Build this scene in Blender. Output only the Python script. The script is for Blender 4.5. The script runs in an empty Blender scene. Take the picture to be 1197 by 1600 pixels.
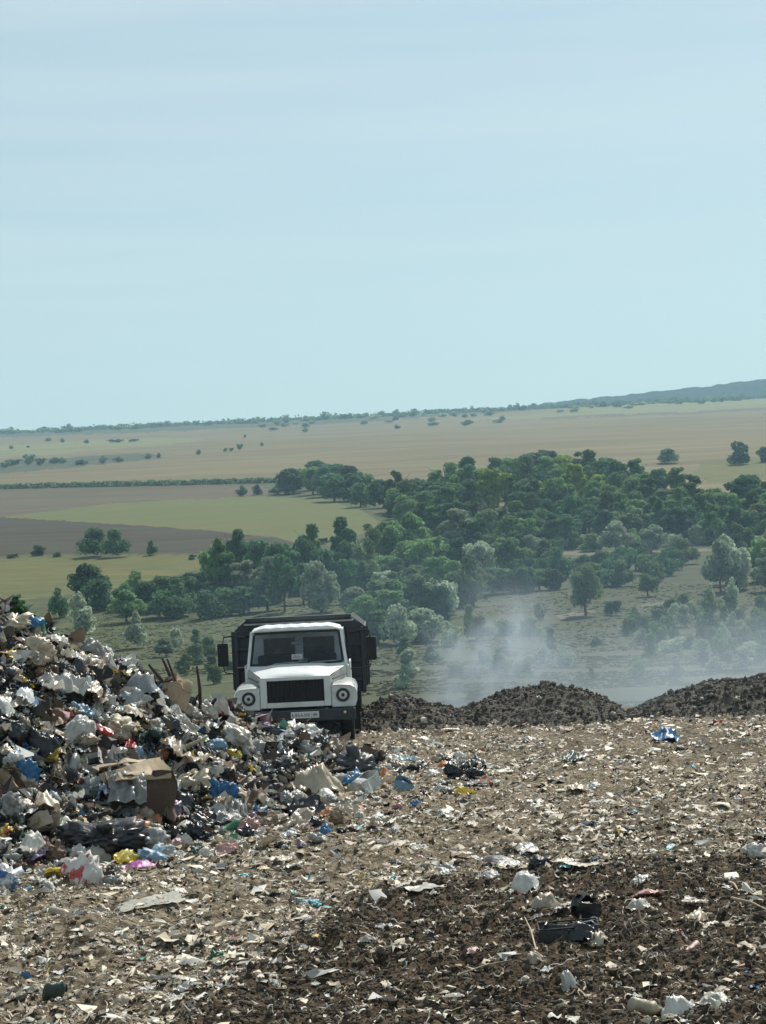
import bpy, bmesh, math, random
import numpy as np
from mathutils import Vector, Matrix

S = bpy.context.scene
COL = S.collection
random.seed(7)
rng = np.random.default_rng(7)
PI = math.pi

# ------------------------------------------------------------------ camera, sky, sun, exposure
FPX, IW, IH, EYE = 2986.0, 1197.0, 1600.0, 3.2
PITCH, ROLL = math.atan(90 / FPX), math.radians(2.7)
fw = Vector((0, math.cos(PITCH), math.sin(PITCH)))
r0 = Vector((1, 0, 0))
u0 = r0.cross(fw)
rt = r0 * math.cos(ROLL) - u0 * math.sin(ROLL)
up = u0 * math.cos(ROLL) + r0 * math.sin(ROLL)
cd = bpy.data.cameras.new('camera')
cam = bpy.data.objects.new('camera', cd)
COL.objects.link(cam)
S.camera = cam
m = Matrix((rt, up, -fw)).transposed().to_4x4()
m.translation = Vector((0, 0, EYE))
cam.matrix_world = m
cd.sensor_fit = 'VERTICAL'
cd.sensor_height = 24
cd.lens = 24 * FPX / IH
cd.clip_start = 0.1
cd.clip_end = 30000

SUN_EL, SUN_AZ = math.radians(47), math.radians(24)      # the sun stands beyond the scene, a little to the right
W = bpy.data.worlds.new('World')
S.world = W
W.use_nodes = True
wn, wl = W.node_tree.nodes, W.node_tree.links
bg = wn['Background']
bg.inputs[1].default_value = 0.061
sky = wn.new('ShaderNodeTexSky')
sky.sky_type = 'NISHITA'
sky.sun_disc = False
sky.sun_elevation = SUN_EL
sky.sun_rotation = SUN_AZ
sky.altitude = 100
sky.air_density = 1.3
sky.dust_density = 0.6
sky.ozone_density = 1.2
# thin high cirrus streaks everywhere in the sky
tc = wn.new('ShaderNodeTexCoord')
mp = wn.new('ShaderNodeMapping')
mp.inputs['Scale'].default_value = (1.0, 1.0, 17.0)
mp.inputs['Rotation'].default_value = (0.0, 0.10, 0.3)
nz = wn.new('ShaderNodeTexNoise')
nz.inputs['Scale'].default_value = 2.4
nz.inputs['Detail'].default_value = 6
nz.inputs['Roughness'].default_value = 0.55
rp = wn.new('ShaderNodeMapRange')
rp.inputs[1].default_value = 0.36
rp.inputs[2].default_value = 0.78
rp.inputs[3].default_value = 0.38
rp.inputs[4].default_value = 0.62
mxs = wn.new('ShaderNodeMix')
mxs.data_type = 'RGBA'
mxs.inputs['B'].default_value = (8.7, 9.7, 9.6, 1)
wl.new(tc.outputs['Generated'], mp.inputs[0])
wl.new(mp.outputs[0], nz.inputs['Vector'])
wl.new(nz.outputs['Fac'], rp.inputs[0])
wl.new(rp.outputs[0], mxs.inputs['Factor'])
tint = wn.new('ShaderNodeMix')
tint.data_type = 'RGBA'
tint.blend_type = 'MULTIPLY'
tint.inputs['Factor'].default_value = 1
tint.inputs['B'].default_value = (0.88, 0.99, 0.965, 1)
wl.new(sky.outputs[0], tint.inputs['A'])
wl.new(tint.outputs['Result'], mxs.inputs['A'])
wl.new(mxs.outputs['Result'], bg.inputs[0])

sl = bpy.data.lights.new('sun', 'SUN')
sl.energy = 4.2
sl.angle = math.radians(0.5)
sl.color = (1.0, 0.95, 0.86)
so = bpy.data.objects.new('sun', sl)
COL.objects.link(so)
sd = Vector((math.sin(SUN_AZ) * math.cos(SUN_EL), math.cos(SUN_AZ) * math.cos(SUN_EL), math.sin(SUN_EL)))
so.rotation_euler = sd.to_track_quat('Z', 'Y').to_euler()
so.location = (0, 30, 60)
S.view_settings.view_transform = 'Standard'
S.view_settings.look = 'None'
S.view_settings.exposure = 0.53
S.view_settings.gamma = 1.0
S.view_settings.use_curve_mapping = False
S.cycles.max_bounces = 6
S.cycles.diffuse_bounces = 3
S.cycles.glossy_bounces = 2
S.cycles.transmission_bounces = 4
S.cycles.transparent_max_bounces = 12
S.cycles.volume_bounces = 0
S.cycles.volume_step_rate = 0.6
S.cycles.use_denoising = True

# ------------------------------------------------------------------ noise and projection helpers
def _h(ix, iy, iz, seed):
    n = (ix.astype(np.int64) * 374761393 + iy.astype(np.int64) * 668265263 + iz.astype(np.int64) * 2147483647 + seed * 974634777) & 0xFFFFFFFF
    n = ((n ^ (n >> 13)) * 1274126177) & 0xFFFFFFFF
    n = ((n ^ (n >> 16)) * 2246822519) & 0xFFFFFFFF
    return ((n ^ (n >> 15)) & 0xFFFFFF) / float(0xFFFFFF)

def vn2(x, y, seed=0):
    x = np.asarray(x, float); y = np.asarray(y, float)
    ix, iy = np.floor(x), np.floor(y)
    fx, fy = x - ix, y - iy
    fx = fx * fx * (3 - 2 * fx); fy = fy * fy * (3 - 2 * fy)
    z = np.zeros_like(ix)
    a = _h(ix, iy, z, seed); b = _h(ix + 1, iy, z, seed); c = _h(ix, iy + 1, z, seed); d = _h(ix + 1, iy + 1, z, seed)
    return a + (b - a) * fx + (c - a) * fy + (a - b - c + d) * fx * fy

def fbm2(x, y, o=3, seed=0, g=0.5):
    s = 0; a = 1; t = 0
    for i in range(o):
        s = s + a * (vn2(x * 2 ** i + i * 17.3, y * 2 ** i - i * 9.1, seed + i) - .5)
        t += a; a *= g
    return s / t * 2

def vn3(p, seed=0):
    i = np.floor(p); f = p - i; f = f * f * (3 - 2 * f)
    r = 0
    for dx in (0, 1):
        for dy in (0, 1):
            for dz in (0, 1):
                w = (f[:, 0] if dx else 1 - f[:, 0]) * (f[:, 1] if dy else 1 - f[:, 1]) * (f[:, 2] if dz else 1 - f[:, 2])
                r = r + w * _h(i[:, 0] + dx, i[:, 1] + dy, i[:, 2] + dz, seed)
    return r

def sm(a):
    a = np.clip(a, 0, 1)
    return a * a * (3 - 2 * a)

RT, UP, FW = np.array(rt), np.array(up), np.array(fw)

def ray(px, py):
    return FW * FPX + RT * (px - IW / 2) - UP * (py - IH / 2)

def project(x, y, z):
    q = np.stack([x, y, np.asarray(z) - EYE], -1)
    d = q @ FW
    return IW / 2 + FPX * (q @ RT) / d, IH / 2 - FPX * (q @ UP) / d

def on_flat(px, py, z=0.0):
    d = ray(px, py)
    t = (z - EYE) / d[2]
    return d[0] * t, d[1] * t

def inside(px, py, poly):
    r = np.zeros(np.shape(px), bool)
    n = len(poly)
    for i in range(n):
        x1, y1 = poly[i]; x2, y2 = poly[(i + 1) % n]
        c = ((y1 > py) != (y2 > py))
        with np.errstate(divide='ignore', invalid='ignore'):
            r ^= c & (px < (x2 - x1) * (py - y1) / (y2 - y1 + 1e-12) + x1)
    return r

def dist_poly(x, y, poly):
    best = np.full(np.shape(x), 1e9)
    n = len(poly)
    for i in range(n):
        ax, ay = poly[i]; bx, by = poly[(i + 1) % n]
        dx, dy = bx - ax, by - ay
        t = np.clip(((x - ax) * dx + (y - ay) * dy) / (dx * dx + dy * dy + 1e-12), 0, 1)
        best = np.minimum(best, np.hypot(x - ax - t * dx, y - ay - t * dy))
    return np.where(inside(x, y, poly), best, -best)

# ------------------------------------------------------------------ the lie of the land
KD = [40, 42, 48, 60, 85, 110, 150]
KZ = [0, 0, -.9, -2.8, -5.2, -6.6, -7.2]
for D_, e_ in [(220, 1032), (300, 962), (380, 908), (460, 862), (560, 820), (700, 782), (900, 748), (1300, 706), (2000, 669), (2700, 648)]:
    KD.append(D_); KZ.append(EYE - (e_ - 890) / FPX * D_)
KD += [3000, 9000]; KZ += [KZ[-1] + 12, KZ[-1] - 40]
_lg = np.linspace(math.log(36), math.log(9000), 1600)
_pz = np.interp(_lg, np.log(KD), KZ)
_k = np.exp(-np.linspace(-2, 2, 61) ** 2); _k /= _k.sum()
_pz = np.convolve(np.pad(_pz, 30, 'edge'), _k, 'valid')

DARK = [on_flat(*p) for p in [(560, 1398), (700, 1384), (850, 1356), (1000, 1338), (1260, 1350), (1500, 1640), (1300, 1900), (60, 1900), (260, 1610), (330, 1535), (430, 1462)]]

def soil_mask(x, y):
    return sm((dist_poly(x, y, DARK) + .45 * fbm2(x / .9, y / 1.6, 3, 41) + .25) / .8)

HX = [-16, -9, -5.4, -3.4, -2.1, -1.3, -.6, .45, 1.1]
HY = [25, 26, 27, 29, 30.6, 31.6, 32.4, 33, 33]
HH = [3.1, 3.15, 2.75, 1.58, .70, .44, .10, .05, 0]
HF = [8, 7.6, 7.3, 7, 6.6, 6, 5.4, 4.4, 4]
HB = [6, 6, 5, 3.6, 2.6, 2.3, 2.2, 2, 2]

def heap(x, y):
    yc = np.interp(x, HX, HY); h = np.interp(x, HX, HH)
    w = np.where(y < yc, np.interp(x, HX, HF), np.interp(x, HX, HB))
    a = np.clip(1 - np.abs(y - yc) / w, 0, 1)
    a = .55 * a + .45 * sm(a)
    return h * a * (1 + .16 * fbm2(x / 1.3, y / 1.3, 2, 5)) + .22 * sm(a * 4) * np.minimum(1, h) * fbm2(x / .8, y / .8, 2, 8)

MX = [-2.2, -1, -.3, .35, 1.0, 1.35, 1.9, 2.7, 3.3, 3.95, 4.5, 4.85, 5.15, 5.5, 6.1, 6.9, 8, 10, 13]
MH = [0, .22, .48, .54, .36, .24, .42, .56, .65, .60, .36, .08, .12, .32, .50, .64, .72, .8, .5]

def mound(x, y):
    yc = 39.4 + .5 * fbm2(x / 2.2, x * 0 + 3, 2, 71)
    t = np.abs(y - yc) / np.where(y < yc, 2.3, 3.0)
    return np.interp(x, MX, MH) * sm(1 - t) * (1 + .38 * fbm2(x / .6, y / .6, 3, 78)) * 1.03

def H(x, y):
    x = np.asarray(x, float); y = np.asarray(y, float)
    z = np.where(y < 36.5, 0, np.interp(np.log(np.maximum(y, 36)), _lg, _pz))
    far = sm((y - 60) / 120)
    z = z + far * 1.0 * fbm2(x / 60, y / 60, 2, 21) + sm((y - 400) / 700) * 4 * fbm2(x / 420, y / 420, 2, 23) * sm((2600 - y) / 800)
    near = sm((46 - y) / 6)
    z = z + near * .07 * fbm2(x / 2.6, y / 2.6, 2, 31)
    n = (y < 44) & (y > 8)
    if np.any(n):
        z = z + np.where(n, heap(x, y) + soil_mask(x, y) * (.10 * fbm2(x / .9, y / 1.2, 2, 51) + .06), 0)
    return z

def micro(x, y):
    a = 1 - np.abs(fbm2(x / .34, y / .42, 2, 61))
    return .06 * fbm2(x / .16, y / .2, 3, 62) + .075 * (a ** 2 - .5)

def G(x, y):
    return H(x, y) + micro(x, y) * np.where(y < 44, 1, 0)

_D = np.exp(np.linspace(math.log(9), math.log(4000), 1500))

def hit(px, py, withmound=True):
    d = ray(px, py)
    t = _D / d[1]
    x, y, z = d[0] * t, _D, EYE + d[2] * t
    h = H(x, y)
    if withmound:
        h = h + np.where((y > 36) & (y < 44), mound(x, y), 0)
    b = z <= h
    if not b.any():
        return None
    i = int(np.argmax(b))
    if i:
        a0, a1 = z[i - 1] - h[i - 1], z[i] - h[i]
        f = a0 / (a0 - a1 + 1e-9)
        return Vector((x[i - 1] + f * (x[i] - x[i - 1]), y[i - 1] + f * (y[i] - y[i - 1]), h[i - 1] + f * (h[i] - h[i - 1])))
    return Vector((x[i], y[i], h[i]))

def at_dist(px, D):
    x = (px - IW / 2) / FPX * D
    return Vector((x, D, float(H(x, D))))

# ------------------------------------------------------------------ materials
def mat(name, col, rough=.6, var=.25, scale=6.0, bump=0.0, trans=0.0, objvar=0.0, metal=0.0, stretch=None, col2=None, attr=None, world=False, spec=.5, lo=.35, hi=.65):
    M = bpy.data.materials.new(name)
    M.use_nodes = True
    n, l = M.node_tree.nodes, M.node_tree.links
    b = n['Principled BSDF']
    b.inputs['Roughness'].default_value = rough
    b.inputs['Metallic'].default_value = metal
    b.inputs['Specular IOR Level'].default_value = spec
    if world:
        co = n.new('ShaderNodeNewGeometry').outputs['Position']
    else:
        co = n.new('ShaderNodeTexCoord').outputs['Object']
    if stretch:
        q = n.new('ShaderNodeMapping'); q.inputs['Scale'].default_value = stretch
        l.new(co, q.inputs[0]); co = q.outputs[0]
    z = n.new('ShaderNodeTexNoise')
    z.inputs['Scale'].default_value = scale
    z.inputs['Detail'].default_value = 5
    z.inputs['Roughness'].default_value = .68
    l.new(co, z.inputs['Vector'])
    c2 = col2 or tuple(max(0, c * (1 - var)) for c in col)
    c1 = col if col2 else tuple(min(1, c * (1 + var)) for c in col)
    r = n.new('ShaderNodeMapRange')
    r.inputs[1].default_value = lo; r.inputs[2].default_value = hi
    l.new(z.outputs['Fac'], r.inputs[0])
    x = n.new('ShaderNodeMix'); x.data_type = 'RGBA'
    x.inputs['A'].default_value = (*c2, 1); x.inputs['B'].default_value = (*c1, 1)
    l.new(r.outputs[0], x.inputs['Factor'])
    out = x.outputs['Result']
    if attr:
        a = n.new('ShaderNodeAttribute'); a.attribute_name = attr
        y = n.new('ShaderNodeMix'); y.data_type = 'RGBA'; y.blend_type = 'MULTIPLY'; y.inputs['Factor'].default_value = 1
        l.new(out, y.inputs['A']); l.new(a.outputs['Color'], y.inputs['B']); out = y.outputs['Result']
    if objvar:
        o = n.new('ShaderNodeObjectInfo')
        hs = n.new('ShaderNodeHueSaturation')
        r1 = n.new('ShaderNodeMapRange'); r1.inputs[3].default_value = 1 - objvar; r1.inputs[4].default_value = 1 + objvar
        l.new(o.outputs['Random'], r1.inputs[0]); l.new(r1.outputs[0], hs.inputs['Value'])
        r2 = n.new('ShaderNodeMapRange'); r2.inputs[3].default_value = .5 - objvar * .025; r2.inputs[4].default_value = .5 + objvar * .025
        mu = n.new('ShaderNodeMath'); mu.operation = 'MULTIPLY'; mu.inputs[1].default_value = 7.13
        fr = n.new('ShaderNodeMath'); fr.operation = 'FRACT'
        l.new(o.outputs['Random'], mu.inputs[0]); l.new(mu.outputs[0], fr.inputs[0]); l.new(fr.outputs[0], r2.inputs[0])
        l.new(r2.outputs[0], hs.inputs['Hue']); l.new(out, hs.inputs['Color']); out = hs.outputs[0]
    l.new(out, b.inputs['Base Color'])
    if bump:
        u = n.new('ShaderNodeBump'); u.inputs['Strength'].default_value = bump; u.inputs['Distance'].default_value = .05 if not world else .3
        l.new(z.outputs['Fac'], u.inputs['Height']); l.new(u.outputs[0], b.inputs['Normal'])
    if trans:
        t = n.new('ShaderNodeBsdfTranslucent'); l.new(out, t.inputs[0])
        ms = n.new('ShaderNodeMixShader'); ms.inputs[0].default_value = trans
        l.new(b.outputs[0], ms.inputs[1]); l.new(t.outputs[0], ms.inputs[2])
        l.new(ms.outputs[0], n['Material Output'].inputs[0])
    return M

FIELD = dict(
    stubble_field=mat('tan stubble', (.138, .114, .058), .95, .30, .04, world=True, stretch=(.14, 1, 1), lo=.3, hi=.7, spec=.1),
    green_field=mat('young green crop', (.078, .114, .034), .95, .3, .09, world=True, col2=(.125, .106, .042), stretch=(.5, 1.4, 1), lo=.3, hi=.7, spec=.1),
    yellow_field=mat('yellow green crop', (.138, .118, .038), .95, .3, .12, world=True, col2=(.062, .080, .026), stretch=(.5, 1.4, 1), lo=.3, hi=.7, spec=.1),
    ploughed_field=mat('ploughed brown soil', (.046, .039, .024), .95, .45, .25, world=True, stretch=(.06, 1, 1), lo=.3, hi=.7, spec=.1),
    brown_field=mat('bare brown strip', (.092, .076, .046), .95, .3, .12, world=True, stretch=(.1, 1, 1), lo=.3, hi=.7, spec=.1),
    pale_green_field=mat('pale green strip', (.15, .15, .066), .95, .2, .02, world=True, stretch=(.3, 2, 1), spec=.1),
    scrub_strip_field=mat('dull green scrub strip', (.055, .065, .036), .95, .3, .06, world=True, spec=.1),
    pasture_field=mat('rough olive pasture', (.088, .094, .040), .95, .3, .22, bump=.6, world=True, col2=(.038, .050, .024), spec=.1),
    dry_slope_field=mat('dry grass slope', (.076, .078, .040), .95, .3, .14, bump=.6, world=True, col2=(.042, .050, .027), spec=.1),
    dirt_path=mat('pale dirt track', (.13, .115, .085), .95, .1, .4, world=True, spec=.1))

GROUND = mat('trodden refuse soil', (.36, .305, .22), .9, .35, 11, bump=.6, world=True, attr='tone', spec=.15, col2=(.105, .082, .056), lo=.40, hi=.62)
MOUND = mat('dark dumped earth', (.115, .105, .09), .95, .4, 7, bump=.6, world=True, spec=.1)
HEAPM = GROUND
PIECES = mat('small mixed scraps', (1, 1, 1), .6, .12, 9, attr='tone', spec=.3, trans=.12)
CLODS = mat('loose soil clods', (1, 1, 1), .95, .2, 12, attr='tone', spec=.1)
DRYGRASS = mat('dry grass blades', (1, 1, 1), .8, .1, 2, attr='tone', trans=.65, spec=.1)

def leafmat(name, c, tr=.42):
    return mat(name, c, .75, .32, .55, trans=tr, objvar=.34, spec=.12)
LEAF = dict(dark=leafmat('dark green leaves', (.088, .168, .086)), mid=leafmat('green leaves', (.155, .255, .100)), pale=leafmat('grey green leaves', (.32, .38, .27)),
            yellow=leafmat('yellow green leaves', (.24, .32, .07)), olive=leafmat('olive leaves', (.135, .185, .088)))
BARK = mat('brown grey bark', (.09, .07, .055), .9, .3, 3, bump=.4)

P = {}
def plast(k, c, rough=.45, trans=.18, var=.18):
    dirt = tuple(.50 * a + .50 * min(a, b) for a, b in zip(c, (.16, .13, .10)))
    P[k] = mat(k + ' refuse', c, rough * .85, var, 3.2, bump=.35, trans=trans, objvar=.14, spec=.5, col2=dirt, lo=.30, hi=.58)
plast('white', (.68, .68, .64), trans=.25); plast('cream', (.56, .49, .36)); plast('grey', (.33, .34, .33)); plast('beige', (.43, .36, .27))
plast('black', (.018, .019, .022), .35, 0); plast('charcoal', (.055, .056, .06), .5, .05); plast('blue', (.03, .14, .32)); plast('pale blue', (.25, .42, .55), trans=.25)
plast('cyan', (.15, .50, .58)); plast('red', (.42, .05, .05)); plast('orange', (.50, .22, .09)); plast('yellow', (.60, .47, .06)); plast('magenta', (.36, .07, .30))
plast('pink', (.55, .32, .30)); plast('green', (.05, .19, .10)); plast('brown', (.14, .085, .05), .8, 0); plast('dark brown', (.075, .048, .032), .85, 0); plast('tan', (.36, .27, .17), .85, 0)
plast('purple', (.27, .23, .36)); plast('dirty white', (.47, .45, .39), trans=.22); plast('clear', (.42, .47, .48), .3, .4); plast('dark green', (.03, .06, .05), .5, .1)
for k_, a_, b_ in (('red printed', (.60, .58, .54), (.42, .06, .05)), ('blue printed', (.60, .61, .60), (.05, .16, .36)), ('green printed', (.56, .56, .48), (.08, .24, .10)), ('yellow printed', (.58, .46, .10), (.40, .08, .05))):
    P[k_] = mat(k_ + ' refuse', b_, .35, .1, 2.2, bump=.2, trans=.15, objvar=.12, col2=a_, lo=.53, hi=.56)
WOOD = mat('weathered dark wood', (.055, .043, .034), .85, .35, 4, bump=.4)
PALEWOOD = mat('pale bare wood', (.36, .30, .21), .8, .25, 4, bump=.3)

# ------------------------------------------------------------------ object helpers
def tag(o, label=None, cat=None, group=None, kind=None):
    if label: o['label'] = label
    if cat: o['category'] = cat
    if group: o['group'] = group
    if kind: o['kind'] = kind
    return o

def link(name, me, parent=None, m=None):
    o = bpy.data.objects.new(name, me)
    COL.objects.link(o)
    if parent: o.parent = parent
    if m and me is not None and not me.materials: me.materials.append(m)
    return o

def empty(name, loc, rz=0.0):
    o = bpy.data.objects.new(name, None)
    o.empty_display_size = .2
    COL.objects.link(o)
    o.location = loc; o.rotation_euler = (0, 0, rz)
    return o

def np_mesh(name, v, f, smooth=False, tone=None):
    v = np.ascontiguousarray(v, np.float32); f = np.ascontiguousarray(f, np.int32)
    me = bpy.data.meshes.new(name)
    k = f.shape[1]
    me.vertices.add(len(v)); me.vertices.foreach_set('co', v.ravel())
    me.loops.add(f.size); me.loops.foreach_set('vertex_index', f.ravel())
    me.polygons.add(len(f)); me.polygons.foreach_set('loop_start', np.arange(0, f.size, k, dtype=np.int32))
    me.update(calc_edges=True)
    me.polygons.foreach_set('use_smooth', np.full(len(f), smooth))
    if tone is not None:
        a = me.color_attributes.new('tone', 'FLOAT_COLOR', 'POINT')
        c = np.ones((len(v), 4), np.float32); c[:, :3] = tone
        a.data.foreach_set('color', c.ravel())
    me.validate()
    return me

def grid_faces(nr, nc):
    i = np.arange(nr * nc).reshape(nr, nc)
    return np.stack([i[:-1, :-1], i[:-1, 1:], i[1:, 1:], i[1:, :-1]], -1).reshape(-1, 4)

def bm_obj(name, bm, m, parent=None, smooth=False):
    me = bpy.data.meshes.new(name)
    bmesh.ops.recalc_face_normals(bm, faces=bm.faces)
    bm.to_mesh(me); bm.free()
    if smooth:
        for p in me.polygons: p.use_smooth = True
    return link(name, me, parent, m)

def bbox(bm, x0, x1, y0, y1, z0, z1, bev=0.0, seg=2, mtx=None):
    r = bmesh.ops.create_cube(bm, size=1)
    vs = r['verts']
    for v in vs:
        v.co = Vector((x0 + (v.co.x + .5) * (x1 - x0), y0 + (v.co.y + .5) * (y1 - y0), z0 + (v.co.z + .5) * (z1 - z0)))
    if bev:
        es = list({e for v in vs for e in v.link_edges})
        q = bmesh.ops.bevel(bm, geom=es, offset=bev, segments=seg, affect='EDGES', profile=.5)
        vs = list({v for f in q['faces'] for v in f.verts} | {v for v in vs if v.is_valid})
    if mtx is not None:
        bmesh.ops.transform(bm, matrix=mtx, verts=vs)
    return vs

def btube(bm, pts, rad, seg=8, cap=True):
    rings = []
    pts = [Vector(p) for p in pts]
    if not hasattr(rad, '__len__'): rad = [rad] * len(pts)
    for i, p in enumerate(pts):
        t = (pts[min(i + 1, len(pts) - 1)] - pts[max(i - 1, 0)]).normalized()
        a = t.cross(Vector((0, 0, 1)) if abs(t.z) < .9 else Vector((1, 0, 0))).normalized()
        b = t.cross(a)
        rings.append([bm.verts.new(p + (a * math.cos(k * 2 * PI / seg) + b * math.sin(k * 2 * PI / seg)) * rad[i]) for k in range(seg)])
    for i in range(len(rings) - 1):
        for k in range(seg):
            bm.faces.new((rings[i][k], rings[i][(k + 1) % seg], rings[i + 1][(k + 1) % seg], rings[i + 1][k]))
    if cap:
        bm.faces.new(rings[0]); bm.faces.new(rings[-1][::-1])

def blathe(bm, prof, seg=20, axis='y', org=(0, 0, 0)):
    """prof: (radius, along) pairs, revolved about the axis"""
    org = Vector(org); rings = []
    for r, a in prof:
        ring = []
        for k in range(seg):
            c, s = math.cos(k * 2 * PI / seg) * r, math.sin(k * 2 * PI / seg) * r
            ring.append(bm.verts.new(org + (Vector((c, a, s)) if axis == 'y' else Vector((a, c, s)) if axis == 'x' else Vector((c, s, a)))))
        rings.append(ring)
    for i in range(len(rings) - 1):
        for k in range(seg):
            bm.faces.new((rings[i][k], rings[i][(k + 1) % seg], rings[i + 1][(k + 1) % seg], rings[i + 1][k]))
    return rings

def prism(bm, poly, y0, y1):
    a = [bm.verts.new((x, y0, z)) for x, z in poly]; b = [bm.verts.new((x, y1, z)) for x, z in poly]
    n = len(poly)
    bm.faces.new(a); bm.faces.new(b[::-1])
    for i in range(n): bm.faces.new((a[i], b[i], b[(i + 1) % n], a[(i + 1) % n]))

def dup(root, loc, rz, sc, label=None, group=None):
    r = root.copy(); COL.objects.link(r)
    r.location = loc; r.rotation_euler = (0, 0, rz); r.scale = sc
    if label: r['label'] = label
    if group: r['group'] = group
    for ch in root.children:
        c = ch.copy(); COL.objects.link(c); c.parent = r
    return r

# ------------------------------------------------------------------ ground of the tip (one fine sheet in front, a coarse one all round)
us = np.concatenate([np.arange(-420, -40, 9), np.arange(-40, 1240, 2.6), np.arange(1240, 1640, 9)])
ds = np.concatenate([np.array([1.5, 4, 7, 9, 10.5, 11.5]), 9555.0 / np.arange(785, 214, -2.3)])
U, D = np.meshgrid((us - IW / 2) / FPX, ds)
X, Y = U * D, D
Z = G(X, Y)
sk = soil_mask(X, Y)
hk = sm(heap(X, Y) * 5)
litter_tone = np.array((1.0, .97, .92)); dark_tone = np.array((.33, .275, .225)); heap_tone = np.array((.22, .22, .23))  # heap_tone: dark refuse core, shade of the gaps between pieces put into its colour
patch = (.8 + .4 * fbm2(X / 1.4, Y / 2.2, 3, 91))[..., None]
tone = litter_tone * patch * (1 - sk[..., None]) + dark_tone * sk[..., None]
tone = tone * (1 - hk[..., None]) + heap_tone * hk[..., None]
me = np_mesh('ground', np.stack([X, Y, Z], -1).reshape(-1, 3), grid_faces(*X.shape), False, tone.reshape(-1, 3))
tag(link('ground', me, None, GROUND), kind='structure', label='trodden ground of the tip strewn with flattened refuse')

th = np.linspace(math.radians(71.2), math.radians(-251.2), 110)
rr = np.concatenate([[0.05], np.geomspace(6, 4700, 46)])
A, R = np.meshgrid(th, rr)
X, Y = R * np.cos(A), R * np.sin(A)
Z = np.where(Y > 3, H(X, np.maximum(Y, 3)), 0) - .35
me = np_mesh('outer_ground', np.stack([X, Y, Z], -1).reshape(-1, 3), grid_faces(*X.shape), True, np.ones((X.size, 3)) * .9)
tag(link('outer_ground', me, None, GROUND), kind='structure')

# ------------------------------------------------------------------ valley, fields and hillside
us = np.concatenate([np.arange(-560, -40, 14), np.arange(-40, 1240, 3.0), np.arange(1240, 1760, 14)])
effs = np.interp(np.log(np.linspace(150, 2750, 1)), [0], [0])
_DD = np.exp(np.linspace(math.log(150), math.log(2990), 4000))
_ee = 890 + (EYE - np.interp(np.log(_DD), _lg, _pz)) / _DD * FPX
_ee = np.minimum.accumulate(_ee)
dfar = np.interp(-np.arange(_ee[0], _ee[-1], -1.15), -_ee, _DD)
ds = np.concatenate([np.geomspace(43.2, 149, 46), dfar, np.array([2850, 3000, 3400, 4200, 5200])])
U, D = np.meshgrid((us - IW / 2) / FPX, ds)
X, Y = U * D, D
Z = H(X, Y)
V = np.stack([X, Y, Z], -1).reshape(-1, 3)
Fq = grid_faces(*X.shape)
cx = V[Fq].mean(1)
fx, fy = project(cx[:, 0], cx[:, 1], cx[:, 2])
fy = fy + 2.2 * fbm2(fx / 26, fy / 14, 3, 101); fx = fx + 6 * fbm2(fx / 30, fy / 12, 2, 103)
REG = [
 ('dry_slope_field', [(520, 1130), (600, 1010), (690, 930), (800, 890), (1197, 862), (1900, 830), (1900, 1300), (520, 1300)]),
 ('stubble_field', [(-900, 830), (0, 762), (445, 752), (640, 800), (1300, 770), (1900, 740), (1900, 480), (-900, 620)]),
 ('scrub_strip_field', [(-900, 730), (0, 684), (410, 668), (850, 640), (1197, 616), (1197, 560), (-900, 600)]),
 ('pale_green_field', [(-900, 755), (0, 716), (300, 691), (322, 684), (150, 688), (0, 696), (-900, 735)]),
 ('scrub_strip_field', [(-900, 785), (0, 741), (150, 727), (258, 715), (230, 708), (0, 722), (-900, 765)]),
 ('pale_green_field', [(640, 662), (850, 652), (1197, 638), (1900, 605), (1900, 580), (1197, 617), (900, 640)]),
 ('brown_field', [(850, 655), (1197, 642), (1197, 638), (850, 652)]),
 ('yellow_field', [(1080, 740), (1095, 724), (1197, 712), (1900, 670), (1900, 720), (1197, 750), (1110, 755)]),
 ('brown_field', [(-900, 870), (-900, 820), (0, 764), (400, 757), (440, 772), (370, 778), (180, 792), (0, 808)]),
 ('green_field', [(-900, 872), (0, 808), (180, 786), (380, 776), (500, 778), (560, 795), (600, 818), (545, 842), (480, 850), (330, 840), (150, 820), (0, 816)]),
 ('ploughed_field', [(-900, 868), (0, 808), (100, 814), (300, 827), (430, 840), (470, 852), (350, 863), (200, 866), (0, 868), (-900, 916)]),
 ('yellow_field', [(-900, 920), (0, 872), (200, 868), (370, 866), (340, 884), (200, 915), (0, 942), (-900, 1010)]),
 ('dirt_path', [(795, 863), (1000, 861), (1145, 856), (1145, 860), (1000, 866), (795, 868)]),
 ('dirt_path', [(520, 852), (600, 838), (602, 843), (525, 858)]),
 ('dirt_path', [(870, 962), (910, 953), (935, 955), (880, 968)]),
 ('dirt_path', [(1000, 944), (1050, 938), (1052, 941), (1003, 948)]),
]
own = np.full(len(Fq), -1)
names = ['pasture_field', 'dry_slope_field', 'stubble_field', 'scrub_strip_field', 'pale_green_field', 'brown_field', 'yellow_field', 'green_field', 'ploughed_field', 'dirt_path']
own[:] = 0
for nm, poly in REG:
    own[inside(fx, fy, poly)] = names.index(nm)
own[cx[:, 1] < 160] = np.where(own[cx[:, 1] < 160] == 0, 0, 1)
LAB = dict(stubble_field='wide tan stubble field below the skyline', green_field='green and yellow crop strip on the far slope', yellow_field='yellow green crop field',
           ploughed_field='dark ploughed strip on the far slope', brown_field='bare brown strip', pale_green_field='pale green strip on the plateau', scrub_strip_field='scrubby green strip below the skyline',
           pasture_field='rough olive pasture in the valley', dry_slope_field='dry grass slope beyond the tip', dirt_path='pale dirt track below the wood')
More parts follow.
